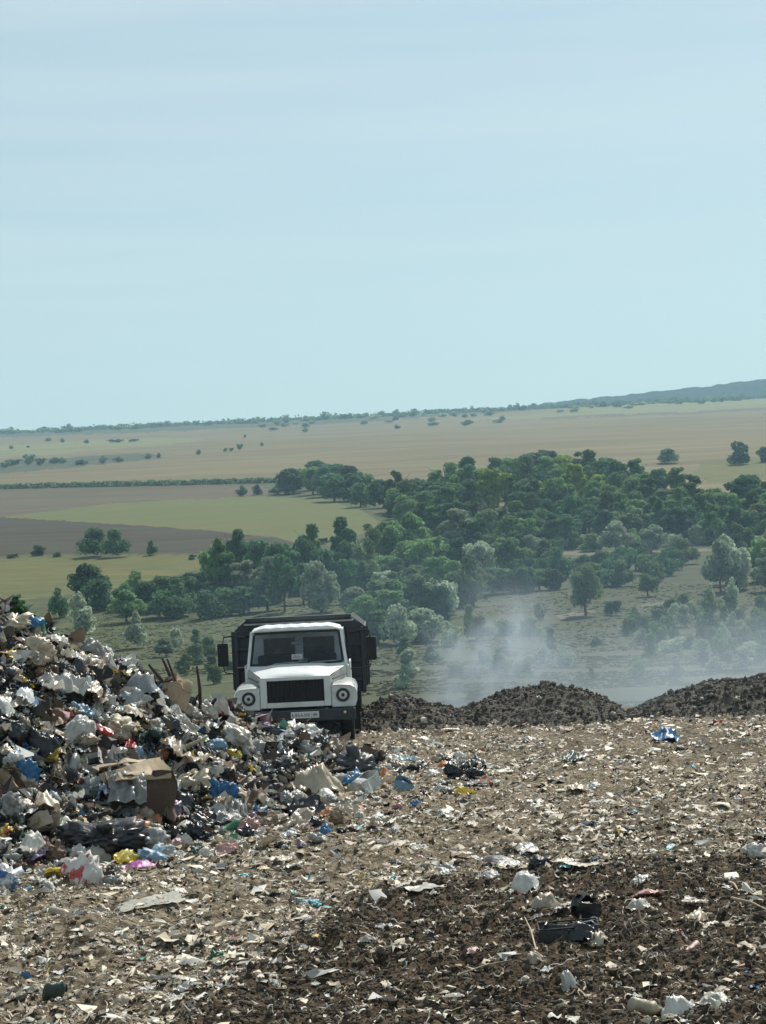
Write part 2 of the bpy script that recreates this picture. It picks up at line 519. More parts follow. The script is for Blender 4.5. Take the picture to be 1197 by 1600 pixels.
for k, nm in enumerate(names):
    fsel = Fq[own == k]
    if not len(fsel): continue
    u_, inv = np.unique(fsel, return_inverse=True)
    me = np_mesh(nm, V[u_], inv.reshape(-1, 4), True)
    tag(link(nm, me, None, FIELD[nm]), kind='structure', label=LAB[nm])

# far wooded ridge on the right
xs = np.linspace(150, 2200, 420); ys = np.linspace(2900, 4000, 60)
X, Y = np.meshgrid(xs, ys)
pxr = IW / 2 + X / Y * FPX
top = np.interp(pxr, [780, 860, 980, 1100, 1197, 1500, 1900], [652, 643, 636, 629, 621.5, 610, 640])
zt = EYE + (890 - top) / FPX * 3650
Z = zt * sm((Y - 2800) / 850) ** .5 - 2 + 3.5 * fbm2(X / 11, Y / 40, 2, 111) - .06 * np.maximum(0, Y - 3700)
me = np_mesh('distant_woods', np.stack([X, Y, Z], -1).reshape(-1, 3), grid_faces(*X.shape), False)
tag(link('distant_woods', me, None, mat('far dark wood', (.022, .040, .026), .95, .3, .05, world=True, spec=0)), kind='stuff', label='far wooded ridge behind the plateau fields')

# ------------------------------------------------------------------ soil mounds at the rim of the tip
for (x0, x1, lab) in ((-2.3, 1.38, 'dark earth mound beside the truck'), (1.38, 4.95, 'rounded dark earth mound below the rising smoke'), (4.95, 13, 'long grey earth mound at the rim of the tip')):
    xs = np.linspace(x0, x1, int((x1 - x0) / .035)); ys = np.linspace(36.6, 42.8, 120)
    X, Y = np.meshgrid(xs, ys)
    mz = mound(X, Y)
    Z = H(X, Y) + mz - .05 + np.minimum(1, mz * 5) * (.045 * fbm2(X / .22, Y / .3, 3, 121) + .03 * fbm2(X / .08, Y / .1, 2, 122))
    me = np_mesh('soil_mound', np.stack([X, Y, Z], -1).reshape(-1, 3), grid_faces(*X.shape), False)
    tag(link('soil_mound', me, None, MOUND), kind='structure', label=lab)

# ------------------------------------------------------------------ trees and bushes
def leaf_quads(cent, nrm, size, r):
    n = len(cent)
    a = np.cross(nrm, r.normal(size=(n, 3))); a /= np.linalg.norm(a, axis=1, keepdims=True) + 1e-9
    b = np.cross(nrm, a)
    s = size[:, None]
    asp = r.uniform(.55, 1.0, (n, 1))
    q = np.stack([cent - a * s - b * s * asp * .3, cent + b * s * asp - a * s * .15, cent + a * s + b * s * asp * .2, cent - b * s * asp + a * s * .2], 1)
    q += r.normal(size=q.shape) * s[:, None] * .12
    return q.reshape(-1, 3), np.arange(n * 4).reshape(n, 4)

def crown(seed, h, w, base, nl, nq, leaf, shape='round'):
    r = np.random.default_rng(seed)
    L = []
    for i in range(nl):
        f = r.uniform(0, 1)
        zz = base + (h - base) * (.12 + .76 * f)
        if shape == 'round': env = math.sqrt(max(.05, 1 - (2 * f - .85) ** 2 * .9))
        elif shape == 'cone': env = 1.05 - .85 * f
        else: env = .55 + .45 * math.sin(PI * min(1, f + .15))
        a = r.uniform(0, 2 * PI); d = w * .5 * env * r.uniform(.3, .85)
        L.append((d * math.cos(a), d * math.sin(a), zz, w * r.uniform(.11, .25) * (1.15 - .3 * f)))
    L.append((0, 0, base + (h - base) * .42, w * .30))
    L = np.array(L)
    wt = L[:, 3] ** 2; wt /= wt.sum()
    k = r.choice(len(L), nq, p=wt)
    d = r.normal(size=(nq, 3)); d[:, 2] += .25; d /= np.linalg.norm(d, axis=1, keepdims=True)
    rad = L[k, 3] * np.where(r.random(nq) < .75, r.uniform(.82, 1.12, nq), r.uniform(.35, .8, nq))
    c = L[k, :3] + d * rad[:, None] * np.array((1, 1, .88))
    nr = d + r.normal(size=(nq, 3)) * .55; nr /= np.linalg.norm(nr, axis=1, keepdims=True)
    v, f = leaf_quads(c, nr, leaf * r.uniform(.6, 1.3, nq), r)
    v[:, 2] = np.maximum(v[:, 2], .02)
    return np_mesh('crown', v, f)

def trunk(seed, h, rad):
    r = random.Random(seed); bm = bmesh.new()
    pts = [(0, 0, -.3)] + [(r.uniform(-.1, .1) * k, r.uniform(-.1, .1) * k, h * k / 4) for k in range(1, 5)]
    btube(bm, pts, [rad * 1.3, rad, rad * .8, rad * .55, rad * .25], 7)
    for i in range(4):
        a = r.uniform(0, 2 * PI); z = h * r.uniform(.3, .7); l = h * r.uniform(.25, .4)
        btube(bm, [(0, 0, z), (l * .5 * math.cos(a), l * .5 * math.sin(a), z + l * .4), (l * math.cos(a), l * math.sin(a), z + l * .9)], [rad * .5, rad * .3, rad * .1], 5)
    me = bpy.data.meshes.new('trunk'); bm.to_mesh(me); bm.free()
    me.materials.append(BARK)
    return me

class Kind:
    def __init__(s, name, cat, crowns, tr): s.name, s.cat, s.crowns, s.tr = name, cat, crowns, tr

def place_tree(kind, p, hm, wm, leafk, label, group, parts=True, rz=None):
    """a tree or bush of height hm and width wm metres standing at p"""
    cm, ch, cw = random.choice(kind.crowns)
    rz = random.uniform(0, 2 * PI) if rz is None else rz
    sc = (wm / cw, wm / cw, hm / ch)
    if parts and kind.tr:
        e = empty(kind.name, p - Vector((0, 0, .05)), rz); e.scale = sc
        c = link('crown', cm, e)
        link('trunk', random.choice(kind.tr), e)
        tgt = c
    else:
        e = link(kind.name, cm); e.location = p - Vector((0, 0, .05)); e.rotation_euler = (0, 0, rz); e.scale = sc
        tgt = e
    if not cm.materials: cm.materials.append(LEAF['dark'])
    tgt.material_slots[0].link = 'OBJECT'
    tgt.material_slots[0].material = LEAF[leafk]
    tag(e, label, kind.cat, group)
    return e

BROAD = Kind('broadleaf_tree', 'tree', [(crown(s, 9, 8.2, .6, 15, 3000, .36), 9, 8.2) for s in range(6)], [trunk(s, 7, .22) for s in range(3)])
TALL = Kind('tall_tree', 'tree', [(crown(20 + s, 12, 6.2, .6, 17, 3000, .36, 'tall'), 12, 6.2) for s in range(4)], [trunk(20 + s, 10, .22) for s in range(2)])
SPREAD = Kind('spreading_tree', 'tree', [(crown(30 + s, 7, 7.6, 1.7, 14, 3000, .24), 7, 7.6) for s in range(3)], [trunk(30 + s, 5, .25) for s in range(2)])
BUSH = Kind('bush', 'bush', [(crown(40 + s, 3, 3.6, .0, 11, 1300, .17), 3, 3.6) for s in range(5)], None)
SHRUB = Kind('upright_shrub', 'shrub', [(crown(50 + s, 3, 2.3, .0, 10, 1000, .15, 'cone'), 3, 2.3) for s in range(4)], None)
FAR = Kind('far_tree', 'tree', [(crown(60 + s, 8, 9, .3, 7, 220, .8), 8, 9) for s in range(4)], None)

TLAND = [(916, 930, 'the lone spreading tree'), (963, 842, 'the nearer grey tree'), (1018, 842, 'the farther grey tree'), (772, 750, 'the yellow green tree'),
         (1158, 708, 'the dark tree in the stubble'), (136, 915, 'the dark crowned tree'), (462, 965, 'the truck'), (150, 850, 'the two dark bushes'), (600, 828, 'the field corner'),
         (840, 1075, 'the rounded mound'), (1110, 1065, 'the long mound'), (640, 1045, 'the grey valley shrub'), (216, 985, 'the pasture shrub'), (470, 750, 'the hedge end'), (760, 1000, 'the smoke'), (860, 868, 'the track start'), (1140, 858, 'the track end')]
TREL = {}
def tree_label(col, kind, px, py, hpx, where):
    L = min(TLAND, key=lambda q: math.hypot(q[0] - px, (q[1] - py) * 1.3))
    dx, dy = px - L[0], py - L[1]
    rel = ('near side of' if dx < 0 else 'beside') if abs(dx) > abs(dy) * 1.2 else ('above' if dy < 0 else 'below')
    rel = 'beside' if rel == 'near side of' else rel
    size = 'short' if hpx < 40 else ('tall' if hpx > 62 else '')
    return ' '.join(f'{size} {col} {kind} {where} {rel} {L[2]}'.split())
LCOL = dict(dark='dark green', mid='fresh green', pale='grey green', olive='olive', yellow='yellow green')
def px_tree(kind, px, py, wpx, hpx, leafk, label, group=None, parts=True):
    p = hit(px, py, False)
    if p is None: return None
    s = p.y / FPX
    return place_tree(kind, p, hpx * s, wpx * s, leafk, label, group, parts)

# single trees that can be picked out
px_tree(SPREAD, 916, 962, 62, 74, 'olive', 'spreading lone tree with pale bare ground under it on the dry slope')
px_tree(BUSH, 959, 961, 34, 28, 'dark', 'round dark bush beside the spreading lone tree')
px_tree(SPREAD, 1012, 932, 40, 34, 'mid', 'small tree with a bare stem at the lower end of the dark thicket')
px_tree(BROAD, 963, 866, 54, 52, 'pale', 'grey green round tree at the wood edge above the dirt track, nearer the middle')
px_tree(BROAD, 1018, 864, 48, 46, 'pale', 'second grey green round tree at the wood edge above the dirt track')
px_tree(BROAD, 772, 802, 54, 76, 'yellow', 'bright yellow green tree at the top edge of the wood')
px_tree(BUSH, 1158, 726, 40, 36, 'dark', 'dark rounded tree standing alone in the stubble field beside the pale clearing')
px_tree(BUSH, 1042, 724, 38, 22, 'dark', 'low dark bush at the field edge just above the wood')
px_tree(BUSH, 1196, 722, 30, 24, 'dark', 'dark bush behind the lone tree beside the pale clearing')
px_tree(BROAD, 136, 942, 72, 60, 'dark', 'broad dark crowned tree at the lower edge of the yellow green field')
px_tree(BUSH, 150, 870, 56, 44, 'dark', 'big dark bush at the foot of the ploughed strip')
px_tree(BUSH, 182, 870, 44, 42, 'dark', 'second dark bush touching the big bush under the ploughed strip')
px_tree(SHRUB, 236, 868, 22, 26, 'dark', 'small dark shrub next to the two dark bushes under the ploughed strip')
px_tree(BUSH, 61, 868, 26, 16, 'dark', 'low bush by the lower edge of the ploughed strip, nearest the frame edge')
px_tree(SHRUB, 216, 1012, 40, 62, 'pale', 'upright grey green shrub alone in the pasture above the rubbish heap')
px_tree(SHRUB, 126, 992, 52, 72, 'pale', 'grey green upright shrub in front of the dark trees above the heap')
px_tree(TALL, 28, 965, 32, 44, 'dark', 'dark narrow tree behind the cream sack on the heap')
px_tree(BUSH, 92, 965, 34, 44, 'dark', 'dark bush between the narrow tree and the broad dark crowned tree')
px_tree(SHRUB, 640, 1075, 44, 62, 'pale', 'grey shrub in the valley just above the mound beside the truck')
px_tree(SHRUB, 1018, 1026, 34, 36, 'mid', 'lone shrub halfway down the dry slope')
px_tree(SHRUB, 924, 1062, 16, 20, 'dark', 'tiny dark shrub above the rounded mound')
px_tree(BUSH, 1058, 1062, 26, 32, 'pale', 'pale bush low on the dry slope above the long mound')
px_tree(BUSH, 1000, 1060, 32, 28, 'mid', 'low green bush above the notch between the mounds')
px_tree(SHRUB, 932, 1014, 20, 26, 'dark', 'small dark shrub on the open dry slope below the lone tree')
px_tree(BUSH, 985, 985, 26, 28, 'mid', 'green bush on the dry slope below the round dark bush')

AVOID = [(772, 812, 30), (963, 872, 30), (1018, 870, 30), (916, 968, 40), (1012, 934, 24)]
def scatter(poly, n, gap, fn, tries=40):
    xs = [p[0] for p in poly]; ys = [p[1] for p in poly]
    got = []
    av = AVOID
    for _ in range(n * tries):
        x, y = random.uniform(min(xs), max(xs)), random.uniform(min(ys), max(ys))
        if not bool(inside(np.array(x), np.array(y), poly)): continue
        if any((x - a) ** 2 + ((y - b) * 1.6) ** 2 < gap * gap for a, b in got): continue
        if any((x - a) ** 2 + ((y - b) * 1.2) ** 2 < c * c for a, b, c in av): continue
        got.append((x, y))
        if len(got) >= n: break
    for x, y in sorted(got, key=lambda q: q[1]): fn(x, y)

R_ = random.uniform
def wood(kinds, leaves, wr, hr, label, group, parts=True):
    def f(x, y):
        k = random.choice(kinds)
        lk = random.choice(leaves)
        if y < 800 and 830 < x < 1090: lk = random.choice(['mid', 'mid', 'mid', 'dark', 'dark', 'mid', 'olive', 'yellow'])
        hp = R_(*hr) * (1.25 if k is TALL else 1)
        kn = 'narrow tree' if k is TALL else ('tree' if k is BROAD else 'low bush' if k is BUSH else 'upright shrub')
        L0 = label[lk] if isinstance(label, dict) else label
        wh = next((w for w in ('in the wood', 'of the clump', 'at the wood foot', 'in the belt', 'in the row', 'in the thicket', 'at the side', 'in the scrub', 'in the hollow', 'in the pasture') if w.split()[-1] in L0), 'on the slope')
        px_tree(k, x, y, R_(*wr) * (.8 if k is TALL else 1), hp, lk, tree_label(LCOL[lk], kn, x, y - hp / 2, hp, wh), group, parts)
    return f
WL = dict(dark='dark green broad tree in the wood on the far slope', mid='fresh green tree in the wood on the far slope', olive='olive green tree in the wood on the far slope',
          pale='grey green tree in the wood on the far slope', yellow='yellow green tree in the wood on the far slope')
scatter([(452, 772), (500, 764), (570, 776), (640, 795), (700, 800), (640, 815), (600, 800), (540, 788), (480, 774)], 22, 17, wood([BROAD], ['dark', 'dark', 'mid'], (40, 58), (38, 48), 'dark tree of the clump at the end of the field hedge', 'trees at the end of the field hedge'))
scatter([(610, 800), (690, 785), (760, 765), (850, 752), (960, 764), (1060, 782), (1130, 800), (1260, 786), (1260, 862), (1140, 852), (1000, 850), (800, 862), (700, 850), (640, 835)], 135, 21, wood([BROAD, BROAD, TALL], ['dark', 'dark', 'dark', 'mid', 'mid', 'olive'], (42, 66), (42, 58), WL, 'trees of the wood on the far slope'))
scatter([(620, 856), (800, 858), (940, 857), (1150, 849), (1150, 853), (940, 861), (800, 863), (620, 866)], 18, 22, wood([BUSH], ['dark', 'mid', 'pale'], (30, 48), (20, 34), dict(dark='dark hedge bush at the wood foot beside the dirt track', mid='green hedge bush at the wood foot beside the dirt track', pale='grey green hedge bush at the wood foot beside the dirt track'), 'bushes along the dirt track'))
ML = dict(dark='dark tree in the belt of trees behind the truck', mid='green tree in the belt of trees behind the truck', pale='grey green tree in the belt of trees behind the truck', olive='olive tree in the belt of trees behind the truck')
scatter([(330, 912), (420, 900), (540, 905), (548, 960), (440, 962), (330, 948)], 20, 24, wood([BROAD, TALL], ['dark', 'dark', 'mid', 'pale'], (50, 80), (58, 92), ML, 'trees behind the truck'))
scatter([(150, 955), (240, 930), (340, 930), (400, 960), (330, 970), (200, 975)], 15, 26, wood([BROAD, BUSH], ['dark', 'dark', 'mid'], (44, 70), (34, 54), dict(dark='dark low tree in the row above the heap', mid='green low tree in the row above the heap'), 'low trees in the row above the heap'))
scatter([(552, 900), (600, 872), (790, 868), (800, 920), (720, 960), (660, 1010), (590, 1015), (560, 960)], 55, 24, wood([BROAD, TALL, BROAD, BUSH], ['dark', 'mid', 'mid', 'pale', 'olive'], (46, 78), (44, 76), dict(dark='dark tree in the thicket between the truck and the smoke', mid='green tree in the thicket between the truck and the smoke', pale='grey green tree in the thicket between the truck and the smoke', olive='olive tree in the thicket between the truck and the smoke'), 'thicket between the truck and the smoke'))
scatter([(800, 888), (860, 880), (880, 910), (960, 925), (1050, 905), (1070, 880), (1000, 890), (930, 890), (860, 925), (800, 935)], 32, 15, wood([BROAD, BUSH], ['dark', 'dark', 'mid', 'olive'], (36, 58), (28, 46), dict(dark='dark tree in the thicket below the dirt track', mid='green tree in the thicket below the dirt track', olive='olive tree in the thicket below the dirt track'), 'thicket below the dirt track'))
scatter([(1130, 880), (1260, 870), (1260, 935), (1110, 925)], 18, 20, wood([BROAD, BROAD, TALL], ['olive', 'pale', 'mid'], (44, 70), (50, 84), dict(olive='olive tree at the side of the dry slope below the wood', pale='grey green tree at the side of the dry slope below the wood', mid='green tree at the side of the dry slope below the wood'), 'trees at the side of the dry slope'))
scatter([(1040, 955), (1110, 935), (1250, 960), (1250, 1060), (1120, 1050), (1010, 1010), (960, 990)], 62, 17, wood([BUSH, SHRUB, BUSH], ['mid', 'pale', 'olive', 'dark'], (22, 44), (20, 40), dict(olive='olive bush in the scrub of the dry slope', pale='grey green bush in the scrub of the dry slope', mid='green bush in the scrub of the dry slope', dark='dark bush in the scrub of the dry slope'), 'scrub bushes on the dry slope'))
scatter([(590, 1010), (680, 985), (860, 965), (900, 1040), (800, 1060), (620, 1070)], 18, 34, wood([BUSH, SHRUB], ['mid', 'pale', 'olive'], (24, 42), (20, 38), dict(olive='olive bush in the smoky hollow behind the mounds', pale='grey green bush in the smoky hollow behind the mounds', mid='green bush in the smoky hollow behind the mounds'), 'bushes in the smoky hollow'))
scatter([(240, 1020), (330, 1000), (370, 1050), (330, 1080), (270, 1060)], 9, 24, wood([BUSH, SHRUB], ['mid', 'pale', 'olive'], (24, 46), (22, 50), dict(olive='olive bush in the pasture behind the heap crest', pale='grey green bush in the pasture behind the heap crest', mid='green bush in the pasture behind the heap crest'), 'bushes behind the heap crest'))
# field-edge bushes far up
for (x, y, w, h) in [(22, 728, 30, 12), (46, 727, 22, 20), (64, 727, 20, 13), (84, 726, 24, 14), (124, 728, 26, 12), (160, 725, 14, 14), (186, 722, 18, 9), (232, 718, 14, 9), (248, 716, 10, 8), (310, 711, 12, 8), (98, 724, 18, 10), (8, 731, 20, 10)]:
    px_tree(FAR, x, y, w, h, 'dark', 'dark bush in the far scrub strip across the stubble field', 'bushes of the far scrub strip')
for (x, y, w, h) in [(352, 706, 10, 6), (362, 705, 9, 6), (375, 703, 12, 11), (410, 698, 6, 9), (383, 684, 6, 6)]:
    px_tree(FAR, x, y, w, h, 'dark', 'tiny dark bush alone in the open stubble field', 'lone bushes in the stubble field')
for (x, y, w, h) in [(378, 775, 20, 16), (402, 773, 16, 17), (430, 772, 20, 10), (454, 773, 24, 20)]:
    px_tree(BUSH, x, y, w, h, 'dark', 'dark bush under the end of the long field hedge', 'bushes under the field hedge')
for (x, y, w, h) in [(135, 694, 12, 9), (210, 690, 24, 6), (75, 690, 14, 6), (98, 692, 10, 7), (180, 691, 30, 5), (18, 702, 10, 6), (44, 700, 8, 5)]:
    px_tree(FAR, x, y, w, h, 'dark', 'small far bush on the pale green strip of the plateau', 'far bushes on the plateau strip')
for (x, y, w, h) in [(395, 868, 30, 12), (425, 866, 24, 14), (350, 872, 26, 10), (20, 872, 22, 9), (90, 870, 20, 8), (300, 874, 18, 8), (505, 850, 22, 12), (530, 846, 18, 10), (575, 828, 20, 10)]:
    px_tree(BUSH, x, y, w, h, 'olive', 'low olive bush along the lower edge of the ploughed strip', 'edge bushes of the ploughed strip')
# skyline trees
for i, x in enumerate(np.arange(-150, 1180, 7.5)):
    D = R_(2420, 2680)
    p = at_dist(x + R_(-3, 3), D)
    hp = R_(7, 11) * (1.5 if random.random() < .08 else 1)
    place_tree(FAR, p - Vector((0, 0, 2.2)), hp * D / FPX, R_(12, 22) * D / FPX, random.choice(['dark', 'dark', 'mid']), 'small dark tree in the tree line along the skyline', 'trees of the skyline', False)
for i in range(46):
    x = R_(400, 900) if i < 32 else R_(900, 1150)
    D = R_(1900, 2350) if x < 800 else R_(2200, 2500)
    p = at_dist(x, D)
    place_tree(FAR, p, R_(5, 9) * D / FPX, R_(12, 24) * D / FPX, random.choice(['dark', 'mid', 'pale']), 'low scrubby tree just below the skyline tree line', 'scrub trees below the skyline', False)
# low belt of scrub that closes the skyline
r = np.random.default_rng(4)
D = r.uniform(2450, 2690, 15000); u = r.uniform(-700, 1900, 15000)
X = (u - IW / 2) / FPX * D
c = np.stack([X, D, H(X, D) + r.uniform(0, 1, 15000) ** 1.4 * 7.5 * vn2(X / 22, D / 60, 6)], -1)
v, fq = leaf_quads(c, r.normal(size=(15000, 3)) / 1.7, r.uniform(.9, 2.0, 15000), r)
tag(link('scrub_treeline', np_mesh('scrub_treeline', v, fq), None, LEAF['dark']), kind='stuff', label='far belt of scrub along the skyline')
# long low field hedge
r = np.random.default_rng(3)
hp0 = [hit(x, 764 - 10 * max(0, x) / 445, False) for x in range(-300, 446, 12)]
hp0 = np.array([list(p) for p in hp0])
t = r.uniform(0, len(hp0) - 1.001, 9000); i = t.astype(int); f = (t - i)[:, None]
c = hp0[i] * (1 - f) + hp0[i + 1] * f
c[:, 2] += r.uniform(0, 2.4, 9000) * (.8 + .4 * vn2(t * 2.2, t * 0, 9)); c[:, 1] += r.uniform(-1.5, 1.5, 9000)
v, fq = leaf_quads(c, r.normal(size=(9000, 3)) / 1.7, r.uniform(.3, .6, 9000), r)
tag(link('hedge', np_mesh('hedge', v, fq), None, LEAF['dark']), 'long low dark hedge between the stubble field and the brown strip', 'hedge')

# dry grass on the valley sides
n = 30000
D = np.exp(r.uniform(math.log(110), math.log(340), n)); u = r.uniform(-120, 1320, n)
X = (u - IW / 2) / FPX * D; Z = H(X, D)
keep = (vn2(X / 9, D / 9, 15) > .36)
X, D, Z, u = X[keep], D[keep], Z[keep], u[keep]; n = len(X)
c = np.stack([X, D, Z], -1); a = r.uniform(0, 2 * PI, n); w = r.uniform(.15, .55, n); hh = r.uniform(.04, .13, n)
dx = np.stack([np.cos(a) * w, np.sin(a) * w, np.zeros(n)], -1)
q = np.stack([c - dx, c + dx, c + dx * .5 + np.stack([r.normal(size=n) * .1, r.normal(size=n) * .1, hh], -1), c - dx * .7 + np.stack([np.zeros(n), np.zeros(n), hh * .8], -1)], 1)
pal = np.array([(.070, .068, .038), (.058, .063, .034), (.080, .073, .045), (.047, .055, .030)])
pal2 = np.array([(.066, .070, .036), (.056, .066, .032), (.044, .056, .027), (.050, .060, .030)])
pick = r.integers(0, 4, n)
tcol = np.where((u > 560)[:, None], pal[pick], pal2[pick])
me = np_mesh('dry_grass', q.reshape(-1, 3), np.arange(n * 4).reshape(-1, 4), False, np.repeat(tcol, 4, 0))
tag(link('dry_grass', me, None, DRYGRASS), kind='stuff', label='dry grass tufts over the valley sides')

# ------------------------------------------------------------------ the tipper truck
WHITE = mat('dusty white lorry paint', (.70, .73, .72), .38, .10, 1.6, spec=.5, col2=(.52, .52, .49), lo=.28, hi=.50)
SLATE = mat('dark slate body paint', (.035, .041, .05), .55, .3, 3, bump=.1)
BLACK = mat('black rubber', (.016, .017, .019), .75, .3, 6, bump=.2)
STEEL = mat('dirty dark steel', (.045, .047, .05), .6, .4, 5, bump=.2, metal=.2)
GREYM = mat('dull grey metal', (.30, .31, .31), .5, .2, 4, metal=.3)
LENS = mat('pale lamp glass', (.62, .63, .64), .12, .05, 4)
AMBER = mat('milky marker lens', (.75, .66, .5), .2, .05, 4)
PLATE = mat('white number plate', (.72, .73, .72), .5, .05, 4)
INK = mat('black plate print', (.03, .03, .035), .6, .1, 4)
SEATM = mat('dark seat cloth', (.04, .042, .05), .9, .2, 4)
LINING = mat('grey cab lining', (.62, .65, .67), .8, .1, 3)
GL = bpy.data.materials.new('cab glass')
GL.use_nodes = True
n_, l_ = GL.node_tree.nodes, GL.node_tree.links
tr_ = n_.new('ShaderNodeBsdfTransparent'); tr_.inputs[0].default_value = (.78, .84, .88, 1)
gs_ = n_.new('ShaderNodeBsdfGlossy'); gs_.inputs['Roughness'].default_value = .03
fr_ = n_.new('ShaderNodeFresnel'); fr_.inputs[0].default_value = 1.5
mx_ = n_.new('ShaderNodeMixShader')
l_.new(fr_.outputs[0], mx_.inputs[0]); l_.new(tr_.outputs[0], mx_.inputs[1]); l_.new(gs_.outputs[0], mx_.inputs[2])
l_.new(mx_.outputs[0], n_['Material Output'].inputs[0])

TX, TY = -1.775, 35.5
TZ = float(H(TX, 36.0)) - .04
truck = empty('tipper_truck', (TX, TY, TZ), math.radians(.4))
tag(truck, 'white cabbed tipper truck with dark dump body standing behind the rubbish heap', 'truck')

def nb(): return bmesh.new()
# chassis
bm = nb()
for s in (-1, 1): bbox(bm, s * .42 - .05, s * .42 + .05, .05, 6.2, .58, .80, .01)
bbox(bm, -.9, .9, .68, .82, .42, .54, .03)
bbox(bm, -.9, .9, 4.53, 4.69, .42, .56, .03)
bbox(bm, -.40, .40, .12, .9, .50, 1.15, .02)
bm_obj('chassis', bm, STEEL, truck)
# hood: lofted white lid, widening to the cab
bm = nb()
secs = [(.00, .60, 1.335, 1.30), (.05, .63, 1.385, 1.33), (.35, .70, 1.425, 1.36), (.8, .82, 1.47, 1.41), (1.30, .93, 1.515, 1.455)]
rows = []
for (y, hw, zc, ze) in secs:
    row = []
    for k in range(13):
        t = -1 + k / 6
        z = zc - (zc - ze) * abs(t) ** 3 + (.012 if abs(t) < .55 else 0)
        row.append(bm.verts.new((t * hw, y, z)))
    rows.append(row)
for i in range(len(rows) - 1):
    for k in range(12): bm.faces.new((rows[i][k], rows[i][k + 1], rows[i + 1][k + 1], rows[i + 1][k]))
bm_obj('hood', bm, WHITE, truck, True)
# hood sides
for s in (-1, 1):
    bm = nb()
    pts = [[(s * .66, .03, .78), (s * .66, .03, 1.06), (s * .655, .03, 1.31)], [(s * .80, .5, .80), (s * .79, .5, 1.08), (s * .745, .5, 1.375)], [(s * .98, 1.27, .85), (s * .97, 1.27, 1.15), (s * .945, 1.27, 1.45)]]
    vv = [[bm.verts.new(p) for p in r] for r in pts]
    for i in range(2):
        for k in range(2): bm.faces.new((vv[i][k], vv[i][k + 1], vv[i + 1][k + 1], vv[i + 1][k]))
    bmesh.ops.solidify(bm, geom=bm.faces[:], thickness=.02)
    o = bm_obj('hood_side', bm, WHITE, truck)
    bm = nb()
    btube(bm, [(s * .70, .12, 1.262), (s * .83, .62, 1.285), (s * .93, 1.05, 1.30)], .012, 6)
    bm_obj('seam', bm, INK, o)
# grille surround
bm = nb()
bbox(bm, -.655, -.53, -.03, .05, .775, 1.34, .012); bbox(bm, .53, .655, -.03, .05, .775, 1.34, .012)
bbox(bm, -.529, .529, -.028, .05, .775, .87, .01); bbox(bm, -.529, .529, -.028, .05, 1.275, 1.34, .01)
gs = bm_obj('grille_surround', bm, WHITE, truck)
bm = nb(); bbox(bm, -.528, .528, .03, .06, .872, 1.273)
gr = bm_obj('grille', bm, INK, truck)
for k in range(13):
    bm = nb(); x = -.49 + k * .98 / 12
    bbox(bm, x - .017, x + .017, -.012, .029, .876, 1.269, .006, 1)
    bm_obj('slat', bm, BLACK, gr)
# fenders with headlights
for s in (-1, 1):
    bm = nb()
    poly = [(.662, .745), (1.10, .745), (1.135, .86), (1.135, 1.02), (1.10, 1.10), (1.02, 1.145), (.80, 1.165), (.662, 1.165)]
    prism(bm, [(s * x, z) for x, z in poly], -.01, .24)
    bmesh.ops.bevel(bm, geom=[e for e in bm.edges], offset=.014, segments=2, affect='EDGES')
    f = bm_obj('fender', bm, WHITE, truck)
    bm = nb()
    lip = [(.70, 1.168), (.82, 1.172), (1.03, 1.155), (1.105, 1.11), (1.142, 1.02)]
    a = [[bm.verts.new((s * x, y, z + dz)) for x, z in lip] for y, dz in ((-.035, -.015), (-.01, .012), (.35, .04), (1.15, .06), (1.3, -.02))]
    for i in range(4):
        for k in range(4): bm.faces.new((a[i][k], a[i][k + 1], a[i + 1][k + 1], a[i + 1][k]))
    bmesh.ops.solidify(bm, geom=bm.faces[:], thickness=.025)
    bm_obj('fender_top', bm, WHITE, f, True)
    bm = nb()
    blathe(bm, [(.080, -.025), (.086, -.048), (.108, -.054), (.124, -.036), (.128, -.008)], 28, 'y', (s * .875, 0, .965))
    hl = bm_obj('headlight', bm, INK, truck, True)
    bm = nb()
    rg = blathe(bm, [(.082, -.028), (.064, -.042), (.034, -.047)], 28, 'y', (s * .875, 0, .965))
    bm_obj('lens', bm, LENS, hl, True)
    bm = nb()
    rg = blathe(bm, [(.034, -.044), (.032, -.056), (.014, -.060)], 18, 'y', (s * .875, 0, .965))
    bm.faces.new(rg[-1])
    bm_obj('bulb_cover', bm, INK, hl)
    bm = nb(); rg = blathe(bm, [(.026, -.13), (.026, -.155), (.014, -.168)], 12, 'y', (s * .90, 0, .655)); bm.faces.new(rg[-1])
    bm_obj('marker_lamp', bm, AMBER, truck)
# bumper and number plate
bm = nb(); bbox(bm, -1.10, 1.10, -.14, -.03, .50, .73, .03, 3)
for s in (-1, 1): bbox(bm, s * .45 - .06, s * .45 + .06, -.03, .2, .55, .70)
bm_obj('bumper', bm, SLATE, truck)
bm = nb(); bbox(bm, -.10, .42, -.155, -.143, .575, .695, .004, 1)
npl = bm_obj('number_plate', bm, PLATE, truck)
bm = nb()
for x, w, h in ((-.06, .03, .07), (.0, .03, .07), (.055, .03, .07), (.11, .03, .07), (.17, .035, .07), (.225, .03, .07)): 
    bbox(bm, x - w / 2, x - w / 2 + .009, -.1575, -.156, .60, .60 + h); bbox(bm, x + w / 2 - .009, x + w / 2, -.1575, -.156, .60, .60 + h * random.choice((.5, 1)))
    bbox(bm, x - w / 2 + .0092, x + w / 2 - .0092, -.1575, -.156, .60 + h * .42, .60 + h * .56)
bbox(bm, .275, .279, -.1575, -.156, .58, .69)
for x in (.31, .355): bbox(bm, x, x + .008, -.1575, -.156, .60, .67); bbox(bm, x + .0082, x + .022, -.1575, -.156, .63, .64); bbox(bm, x + .0222, x + .030, -.1575, -.156, .60, .67)
bm_obj('plate_marks', bm, INK, npl)
